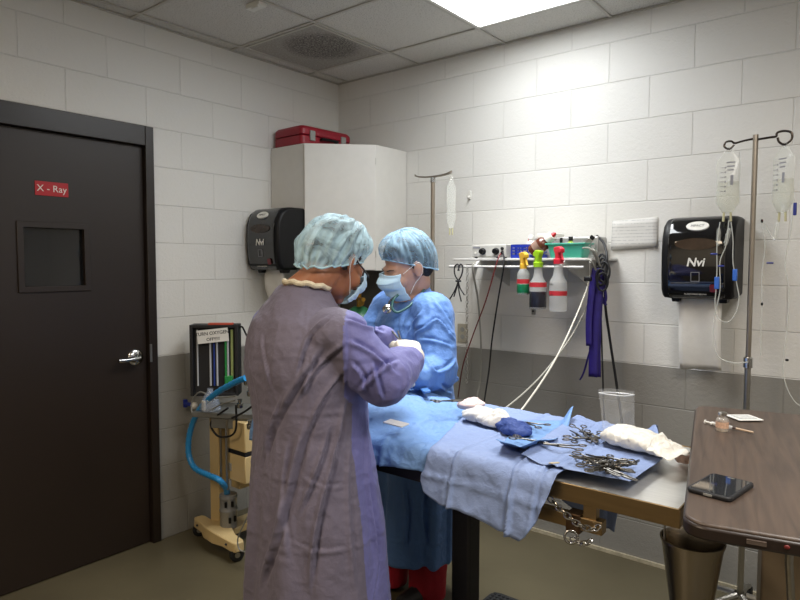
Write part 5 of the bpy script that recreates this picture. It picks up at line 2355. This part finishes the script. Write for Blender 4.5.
def face_mask(M, m, parent, tilt=0):
    rows = []
    nv_, nq = 30, 40
    for i in range(nv_ + 1):
        v = i / nv_
        z = .004 - .114 * v
        row = []
        for k in range(nq + 1):
            q = (k / nq - .5) * math.radians(136)
            prof = .112 + .022 * math.exp(-((v - .30) / .2) ** 2) - .02 * max(v - .72, 0) / .28
            top = .012 * math.cos(q * 1.1) ** 3 * (1 - v) ** 2
            x = .077 * math.sin(q) * (1 - .16 * max(v - .5, 0))
            y = -.0 + (prof) * max(math.cos(q), 0) ** .62 + .003
            fold = .0075 * ((v * 4.0) % 1.0) * (1 if .12 < v < .9 else 0) * math.cos(q * .9)
            y += fold + .0025 * ridge(V((q * 1.3, v * 3, 3)), 2)
            row.append(M @ V((x, y, z + top)))
        rows.append(row)
    o = B().grid(rows).build('face_mask', m, parent, True, smooth=60, solid=.0012)
    return o


def loops(M, sides, m, parent, ctrl=None):
    for s in sides:
        b = B()
        b.tube([M @ V(p) for p in ((s * .0715, .058, -.0), (s * .079, .018, .014), (s * .087, -.012, .022), (s * .090, -.024, .0), (s * .085, -.010, -.03), (s * .074, .022, -.055), (s * .066, .052, -.088))], .0011, 6, smooth=6)
        b.build('ear_loop', m, parent, True)




def cap_mat(name, col, a0, a1, sc):
    m = sheet_mat(name, col, .6, .6, .2)
    nt = m.node_tree
    N, L = nt.nodes, nt.links
    mxs = [n for n in N if n.type == 'MIX_SHADER'][0]
    tc = N.new('ShaderNodeTexCoord')
    nz = N.new('ShaderNodeTexNoise')
    nz.inputs['Scale'].default_value = sc
    nz.inputs['Detail'].default_value = 4
    nz.inputs['Distortion'].default_value = 1.2
    L.new(tc.outputs['Object'], nz.inputs['Vector'])
    mr = N.new('ShaderNodeMapRange')
    mr.inputs[1].default_value = .35
    mr.inputs[2].default_value = .65
    mr.inputs[3].default_value = a0
    mr.inputs[4].default_value = a1
    L.new(nz.outputs['Fac'], mr.inputs[0])
    L.new(mr.outputs[0], mxs.inputs[0])
    return m


m_capm = cap_mat('pale_cap_fabric', 'b9d8e4', .22, .82, 17)
m_capw = cap_mat('blue_cap_fabric', '8fb0c6', .34, .68, 17)
m_band = mat('cap_elastic', 'a9ccd8', .7, 0, .05, 60)
m_hair = mat('dark_hair', '1c1614', .45, 0, .2, 60, .4, 120, stretch=(1, 6, 1))
m_skin_m = mat('warm_brown_skin', '9a6446', .48, 0, .05, 30, .04, 160, sss=.15)
m_skin_w = mat('light_skin', 'c39a86', .46, 0, .04, 30, .03, 160, sss=.15)
m_mask = mat('pleated_mask_fabric', 'b9d6e6', .75, 0, .03, 60, .08, 260)
m_loop = mat('white_elastic', 'e4e4e0', .7)
m_glove = mat('cream_latex', 'e3dac8', .5, 0, .03, 20, .08, 60)
m_gown_m = mat('lavender_gown_fabric', '6e6879', .62, 0, .05, 5, .14, 260, spec=.3, sheen=.1, crinkle=.22)
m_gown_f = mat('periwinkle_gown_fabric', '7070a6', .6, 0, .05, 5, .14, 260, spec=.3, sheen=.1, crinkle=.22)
m_gown_w = mat('blue_gown_fabric', '5a80bc', .6, 0, .05, 5, .12, 260, spec=.3, sheen=.1, crinkle=.28)
m_pants = mat('red_scrub_fabric', '9e1428', .8, 0, .08, 30, .15, 200)
m_shoe = mat('dark_shoe', '2a2a2e', .5)

# ------------------------------------------------ person in the lavender gown
mb = V((1.70, -1.87, 0))
yaw = math.radians(-10)
mx_ = V((math.cos(yaw), math.sin(yaw), 0))
my_ = V((-math.sin(yaw), math.cos(yaw), 0))
man = thing('person', 'person in lavender surgical gown and pale cap, back to us, reaching over the table', 'person', mb)
ml_ = lambda x, y, z: mb + mx_ * x + my_ * y + V((0, 0, z))
SR, SL = ml_(.165, -.005, 1.305), ml_(-.185, -.02, 1.295)
ER, EL = dep(384, 380, 1.82), ml_(-.20, .20, 1.13)
WR = dep(412, 358, 2.03)
WL = dep(383, 340, 2.22)
hc = dep(338, 262, 2.02)
hf = V((.02, 1, 0))
HM = head_frame(hc, hf, math.radians(32), math.radians(4), .95)
nb = ml_(-.03, -.015, 1.42)
dR = (-RT * .12 + FW * .80 + UP * .42)
dL = (RT * .9 + FW * .3 - UP * .3)
# continuous body
b = B()
head_shapes(b, HM)
b.caps([HM @ V((0, -.03, -.045)), HM @ V((0, -.045, -.09)), nb, nb + V((0, 0, -.08))], [.056, .057, .064, .075])
b.loft(rings_of(mb, mx_, my_, [(.80, 0, 0, .15, .11), (.95, 0, 0, .16, .115), (1.1, 0, 0, .155, .11), (1.25, -.01, -.01, .17, .115), (1.36, -.02, -.02, .16, .09), (1.41, -.03, -.02, .09, .07)]))
for S_, E_, W_a in ((SR, ER, WR), (SL, EL, WL)):
    b.caps([S_, E_, W_a], [.056, .044, .030])
hand_shapes(b, WR, dR, UP * .9 - FW * .5 + RT * .2, -1, .85, .95)
hand_shapes(b, WL, dL, UP, 1, .7, .95)
for s in (-1, 1):
    b.caps([ml_(s * .09, 0, .86), ml_(s * .105, .01, .48), ml_(s * .11, -.02, .09)], [.09, .06, .042])
    b.caps([ml_(s * .11, -.04, .045), ml_(s * .125, .13, .04)], [.042, .036])
body = finish('body', fuse(b, .0055, 6), m_skin_m, man, True, smooth=180)
# gown
b = B()
spec = [(.13, .03, 0.005, .258, .22), (.30, .028, 0.005, .25, .21), (.48, .024, .005, .243, .2), (.75, .015, -.0, .226, .185), (.887, .006, -.0, .208, .172), (1.01, 0, 0, .194, .16), (1.10, -.004, -.004, .202, .16),
        (1.20, -.014, -.012, .216, .165), (1.28, -.018, -.016, .206, .152), (1.34, -.025, -.018, .175, .13), (1.39, -.03, -.018, .125, .10), (1.43, -.03, -.012, .085, .08), (1.45, -.03, -.006, .068, .07)]
b.loft(rings_of(mb, mx_, my_, spec, 48))
b.caps([SR + V((-.03, 0, -.01)), SR, (SR + ER) / 2 + V((0, 0, -.01)), ER, (ER + WR) / 2, WR + (ER - WR).normalized() * .038], [.09, .082, .076, .074, .066, .046], 20)
b.caps([SL + V((.03, 0, -.01)), SL, (SL + EL) / 2, EL, (EL + WL) / 2, WL], [.095, .082, .076, .07, .062, .045], 20)
gm = fuse(b, .0058, 10)
gm_arm = [(SR, ER), (ER, WR), (SL, EL), (EL, WL)]


def seg_dist(p, a, c):
    ab = c - a
    t = min(max((p - a).dot(ab) / ab.length_squared, 0), 1)
    return (p - a - ab * t).length


def man_fn(p, n):
    q = p - mb
    th = math.atan2(q.dot(my_), q.dot(mx_))
    low = smoothstep(1.05, .55, p.z)
    arm = max(0, 1 - min(seg_dist(p, a, c) for a, c in gm_arm) / .12)
    d = 0
    # hanging folds of the skirt
    ph = th + .35 * noise.noise(V((th * 1.5, p.z * 1.6, 1)))
    d += low * (.009 * math.cos(ph * 7 + 1) + .005 * math.cos(ph * 13))
    v = V((q.x * 6, q.y * 6, p.z * 2.2))
    d += (ridge(v, 3) * .5 + ridge(v * 2.3, 8) * .35) * .0075 * (1 - arm * .6)
    w = V((p.x * 11, p.y * 11, p.z * 11))
    d += (ridge(w, 5) * .6 + ridge(w * 2.1, 6) * .35) * .008 * min(arm * 1.6, 1)
    d += ridge(p * 26, 2) * .0011
    d += pack_creases(p, th, mb, .0019)
    return d - .002


smooth_normals_disp(gm, man_fn)
pleat_folds(gm, [
    ([(309, 420), (296, 470), (279, 535), (262, 585)], .010, .012),
    ([(323, 350), (296, 388), (275, 427), (262, 466)], .007, .010),
    ([(347, 402), (335, 457), (319, 522), (311, 590)], .010, .008),
    ([(366, 408), (369, 483), (377, 548), (374, 600)], .007, .010),
    ([(303, 476), (325, 486), (348, 484)], .0025, .006),
    ([(290, 541), (318, 550), (345, 548)], .0025, .006),
    ([(290, 440), (284, 500), (290, 560)], .005, .010),
    ([(352, 430), (350, 500), (356, 580)], .005, .010),
    ([(331, 316), (310, 337), (297, 374)], .006, .006),
    ([(316, 355), (305, 390)], .005, .006),
    ([(345, 344), (318, 369), (299, 400)], .007, .007),
    ([(262, 335), (266, 362), (274, 392)], .005, .007),
    ([(344, 372), (322, 402), (306, 440)], .007, .007),
    ([(284, 396), (272, 430), (266, 470)], .006, .007),
    ([(330, 430), (318, 470), (300, 515)], .007, .007),
    ([(344, 300), (347, 345), (345, 398)], .004, .006),
    ([(346, 318), (366, 326), (384, 332)], .006, .008),
    ([(350, 340), (372, 352), (396, 372)], .009, .008),
    ([(358, 390), (376, 372), (398, 360)], .008, .008),
    ([(374, 362), (378, 380), (383, 398)], .007, .007),
    ([(400, 362), (407, 376), (404, 392)], .007, .007),
    ([(352, 362), (362, 374), (366, 392)], .006, .007),
])
gown = finish('gown', gm, [m_gown_m, m_gown_f], man, False, smooth=180)
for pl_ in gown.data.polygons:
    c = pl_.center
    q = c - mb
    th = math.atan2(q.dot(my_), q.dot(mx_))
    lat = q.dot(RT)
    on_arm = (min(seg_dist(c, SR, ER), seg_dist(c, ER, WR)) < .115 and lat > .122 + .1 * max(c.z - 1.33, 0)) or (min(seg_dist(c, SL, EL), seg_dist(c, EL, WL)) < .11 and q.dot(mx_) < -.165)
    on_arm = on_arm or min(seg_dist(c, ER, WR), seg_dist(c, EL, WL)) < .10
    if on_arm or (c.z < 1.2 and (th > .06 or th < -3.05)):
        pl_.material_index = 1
gown.data.transform(root_matrix(man).inverted())
gown['label'] = 'lavender surgical gown'
# knitted cuff, neck band, ties
b = B()
dcu = (WR - ER).normalized()
b.caps([WR - dcu * .035, WR + dcu * .012], [.040, .037], 20)
b.build('cuff', m_loop, gown, True)
b = B()
ctr = ml_(-.012, -.004, 1.444)
pts = []
for k in range(32):
    q = 2 * PI * k / 32
    pts.append(ctr + mx_ * (.066 * math.cos(q)) + my_ * (.07 * math.sin(q)) + V((0, 0, .006 - .012 * math.sin(q) + .003 * math.sin(q * 9))))
b.tube(pts, .0085, 8, closed=True)
nbnd = b.build('neck_band', mat('cream_knit', 'd9cdb2', .85, 0, .12, 90, .4, 200), gown, True)
nbnd['label'] = 'cream knit neck band'
# gloves
b = B()
hand_shapes(b, WR, dR, UP * .9 - FW * .5 + RT * .2, -1, .85, 1.18)
b.caps([WR - dcu * .03, WR + dcu * .01, WR + dR.normalized() * .03], [.040, .038, .036], 18)
gmsh = fuse(b, .0032, 3)
finish('glove', gmsh, m_glove, man, True, smooth=180)
b = B()
hand_shapes(b, WL, dL, UP, 1, .7, 1.18)
dcl = (WL - EL).normalized()
b.caps([WL - dcl * .03, WL + dcl * .01], [.038, .036], 18)
finish('glove', fuse(b, .0032, 3), m_glove, man, True, smooth=180)
# hair, cap, mask, glasses, trousers and shoes
hair_mesh(HM, man)
cb, band = bouffant(HM, .086, .098, .05, -.10, .142, -.03, .10, .36, 4, 22, .0095)
cap = cb.build('surgical_cap', m_capm, man, True, smooth=180)
b = B()
b.tube(band[::3], .0032, 6, closed=True)
b.build('elastic_band', m_band, cap, True)
face_mask(HM, m_mask, man)
loops(HM, (1, -1), m_loop, man)
b = B(HM)
for s in (-1, 1):
    b.torus((s * .034, .105, .0), .024, .0022, axis=(s * .12, 1, 0), seg=20, rs=6, sx=1.15, sy=.85)
    b.tube([(s * .062, .098, .006), (s * .078, .05, .008), (s * .083, -.01, .012)], .0026, 6)
b.tube([(-.01, .106, .004), (0, .109, .007), (.01, .106, .004)], .002, 6)
b.build('glasses', M_BLACKP, man, True)
b = B()
for s in (-1, 1):
    b.caps([ml_(s * .09, 0, .80), ml_(s * .105, .01, .46), ml_(s * .11, -.015, .10)], [.10, .078, .068])
finish('trousers', fuse(b, .008, 4), mat('navy_scrubs', '2c3350', .8), man, True, smooth=180)
for s in (-1, 1):
    b = B()
    b.caps([ml_(s * .11, -.05, .05), ml_(s * .118, .05, .05), ml_(s * .127, .15, .042)], [.05, .05, .042])
    me = fuse(b, .006, 3)
    co, _ = get_co(me)
    co[:, 2] = np.maximum(co[:, 2], .004)
    set_co(me, co)
    finish('shoe', me, m_shoe, man, True, smooth=180)

# ----------------------------------------------------- person in the blue gown
wb = dep(413, 430, 2.90)
wb.z = 0
wy_ = V((-.26, -.966, 0)).normalized()
wx_ = V((wy_.y, -wy_.x, 0))
wl_ = lambda x, y, z: wb + wx_ * x + wy_ * y + V((0, 0, z))
wom = thing('person', 'person in a blue surgical gown and mask facing us behind the draped table, head bowed', 'person', wb)
whc = dep(407, 267, 2.80)
WF = V((-.44, -.9, 0))
HW = head_frame(whc, WF, math.radians(22), math.radians(-5), 1.1)
wSL, wSR = wl_(-.165, .02, 1.315), wl_(.165, .02, 1.315)
wEL, wER = wl_(-.268, .08, 1.07), wl_(.22, .13, 1.06)
wWL, wWR = dep(419, 378, 2.48), dep(392, 372, 2.50)
wnb = wl_(0, .03, 1.37)
b = B()
head_shapes(b, HW)
b.caps([HW @ V((0, -.028, -.045)), HW @ V((0, -.035, -.08)), wnb, wnb + V((0, 0, -.08))], [.052, .050, .054, .066])
b.loft(rings_of(wb, wx_, wy_, [(.78, 0, 0, .15, .11), (.92, 0, 0, .155, .11), (1.05, 0, 0, .13, .1), (1.2, 0, 0.01, .14, .11), (1.31, 0, .02, .14, .085), (1.37, 0, .02, .08, .06)]))
for S_, E_, W_a in ((wSL, wEL, wWL), (wSR, wER, wWR)):
    b.caps([S_, E_, W_a], [.050, .038, .027])
wdL = (wy_ * .8 - V((0, 0, .35)) + wx_ * .3)
wdR = (wy_ * .8 - V((0, 0, .35)) - wx_ * .2)
hand_shapes(b, wWL, wdL, V((0, 0, 1)), 1, .6, .9)
hand_shapes(b, wWR, wdR, V((0, 0, 1)), -1, .6, .9)
legs = ((-.10, .0), (.07, .07))
for s, oy in legs:
    b.caps([wl_(s, 0, .82), wl_(s * 1.1, oy, .45), wl_(s * 1.15, oy, .085)], [.085, .055, .038])
    b.caps([wl_(s * 1.15, oy - .02, .04), wl_(s * 1.3, oy + .14, .035)], [.038, .032])
finish('body', fuse(b, .0052, 5), m_skin_w, wom, True, smooth=180)
b = B()
spec = [(.215, -.035, 0.022, .222, .19), (.40, -.03, 0.022, .225, .19), (.7, -.018, 0.018, .232, .186), (.95, 0, .005, .205, .16), (1.08, 0, .01, .198, .15), (1.2, 0, .012, .196, .145), (1.27, 0, .015, .182, .13, -.1), (1.325, 0, .018, .148, .108, -.25), (1.365, 0, .02, .105, .085, -.4), (1.385, 0, .015, .082, .073, -.5)]
b.loft(rings_of(wb, wx_, wy_, spec, 44))
for S_, E_, W_a in ((wSL, wEL, wWL), (wSR, wER, wWR)):
    b.caps([S_ * .8 + (wb + V((0, 0, 1.27))) * .2, S_ + V((0, 0, -.012)), (S_ + E_) / 2, E_, (E_ + W_a) / 2, W_a], [.09, .086, .086, .084, .068, .042], 20)
wm = fuse(b, .0075, 10)
w_arm = [(wSL, wEL), (wEL, wWL), (wSR, wER), (wER, wWR)]


def wom_fn(p, n):
    q = p - wb
    th = math.atan2(q.dot(wy_), q.dot(wx_))
    low = smoothstep(1.0, .5, p.z)
    arm = max(0, 1 - min(seg_dist(p, a, c) for a, c in w_arm) / .12)
    ph = th + .35 * noise.noise(V((th * 1.5, p.z * 1.6, 4)))
    d = low * (.010 * math.cos(ph * 8 + 1) + .005 * math.cos(ph * 15))
    v = V((q.x * 7, q.y * 7, p.z * 3))
    d += (ridge(v, 13) * .5 + ridge(v * 2.3, 18) * .3) * .007
    w = p * 9
    d += (ridge(w, 15) * .6 + ridge(w * 2.1, 16) * .3) * .010 * min(arm * 1.6, 1)
    d += ridge(p * 24, 2) * .0012
    d += pack_creases(p, th, wb, .003)
    return d - .002


smooth_normals_disp(wm, wom_fn)
pleat_folds(wm, [
    ([(406, 336), (414, 322), (421, 311)], .008, .007),
    ([(413, 334), (427, 325), (438, 319), (450, 333), (461, 343)], .009, .008),
    ([(419, 338), (435, 340), (453, 346)], .006, .008),
    ([(427, 357), (435, 370), (447, 367), (459, 354)], .009, .009),
    ([(436, 300), (444, 312), (455, 330)], .005, .010),
    ([(404, 312), (402, 326), (404, 338)], .006, .007),
    ([(440, 384), (450, 392), (464, 394)], .006, .008),
    ([(405, 484), (408, 515), (406, 550)], .008, .010),
    ([(425, 484), (422, 515), (428, 550)], .008, .010),
])
wg = finish('gown', wm, m_gown_w, wom, True, smooth=180)
wg['label'] = 'blue surgical gown'
b = B()
b.tube([dep(448, 372, 2.84), dep(454, 375, 2.84), dep(458, 379, 2.84), dep(453, 382, 2.84), dep(448, 377, 2.84)], .005, 6, closed=True, smooth=4)
b.build('tie', m_gown_w, wg, True)
for W_a, E_, d_, sd_ in ((wWL, wEL, wdL, 1), (wWR, wER, wdR, -1)):
    b = B()
    hand_shapes(b, W_a, d_, V((0, 0, 1)), sd_, .6, 1.12)
    dc = (W_a - E_).normalized()
    b.caps([W_a - dc * .03, W_a + dc * .01], [.036, .033], 18)
    finish('glove', fuse(b, .0032, 3), m_glove, wom, True, smooth=180)
hair_mesh(HW, wom)
cb, band = bouffant(HW, .083, .1035, .066, -.06, .150, -.018, .08, .14, 9, 26, .004)
cap = cb.build('surgical_cap', m_capw, wom, True, smooth=180)
b = B()
b.tube(band[::3], .003, 6, closed=True)
b.build('elastic_band', mat('blue_elastic', '86a9c2', .7), cap, True)
mk = face_mask(HW, m_mask, wom)
loops(HW, (1, -1), m_loop, wom)
for s in (-1, 1):
    b = B(HW)
    b.caps([(s * .047, .079, .021), (s * .034, .092, .025), (s * .016, .096, .021)], [.0012, .0022, .002], 8)
    b.build('eyebrow', m_hair, wom, True)
    b = B(HW)
    b.ball((s * .032, .0772, -.003), .0158, (1.05, 1, .6), seg=18, rings=12)
    ey = b.build('eye', mat('eye_white', 'd8d2cc', .2, 0, 0), wom, True)
    b = B(HW)
    b.ball((s * .032, .0888, -.006), .006, (1, .7, .7), seg=14, rings=8)
    b.build('iris', mat('dark_iris', '23160f', .15, 0, 0), ey, True)
    b = B(HW)
    b.tube([(s * .049, .0845, -.006), (s * .042, .0918, -.005), (s * .032, .0945, -.004), (s * .022, .0925, -.006), (s * .017, .0875, -.008)], .0016, 6, smooth=4)
    b.build('lashes', m_hair, wom, True)
b = B()
for s, oy in legs:
    b.caps([wl_(s, 0, .80), wl_(s * 1.1, oy, .45), wl_(s * 1.15, oy, .05)], [.088, .085, .082])
pm = fuse(b, .008, 4)
co, no = get_co(pm)
for i in range(len(co)):
    p = V(co[i])
    co[i] += no[i] * (ridge(V((p.x * 9, p.y * 9, p.z * 4)), 31) * .007 + ridge(p * 22, 5) * .002)
co[:, 2] = np.maximum(co[:, 2], .028)
set_co(pm, co)
finish('trousers', pm, m_pants, wom, True, smooth=180)
for s, oy in legs:
    b = B()
    b.caps([wl_(s * 1.15, oy - .03, .045), wl_(s * 1.22, oy + .06, .045), wl_(s * 1.32, oy + .15, .038)], [.045, .045, .038])
    me = fuse(b, .006, 3)
    co, _ = get_co(me)
    co[:, 2] = np.maximum(co[:, 2], .004)
    set_co(me, co)
    finish('shoe', me, m_shoe, wom, True, smooth=180)

# stethoscope round the neck
stt = thing('stethoscope', 'grey-green stethoscope hanging round the neck of the person in blue', 'stethoscope', dep(390, 309, 2.62))
b = B()
b.tube([wnb + wx_ * .0 - wy_ * .075 + V((0, 0, .035)), dep(426, 283, 2.86), dep(423, 291, 2.80), dep(415, 300, 2.735), dep(408, 307, 2.71), dep(399, 312, 2.70), dep(394, 311, 2.70), dep(392, 306, 2.705), dep(394, 299, 2.715), dep(398, 295, 2.73)], .0055, 10, smooth=8)
b.build('tubing', mat('teal_tubing', '35605f', .35), stt, True)
b = B()
b.tube([dep(398, 295, 2.73), dep(391, 300, 2.715), dep(388, 305, 2.70)], .005, 8, smooth=6)
b.build('black_tubing', M_RUBBER, stt, True)
b = B()
b.lathe([(.012, -.012), (.02, -.008), (.02, 0), (.012, .004), (.010, .012), (.002, .013)], dep(387, 309, 2.69), (-FW + UP * .3), 20)
b.build('chestpiece', M_CHROME, stt, True)
# instrument tips held between the hands
hn = thing('needle_holder', 'small steel needle holder tips glinting between the two gloved hands', 'surgical instrument', dep(396, 338, 2.2))
b = B()
b.tube([dep(392, 331, 2.2), dep(397, 337, 2.17), dep(404, 344, 2.12)], .003, 8)
b.build('jaw_arm', m_inst, hn, True)
b = B()
b.tube([dep(398, 331, 2.2), dep(400, 338, 2.17), dep(405, 345, 2.12)], .003, 8)
b.build('jaw_arm', m_inst, hn, True)
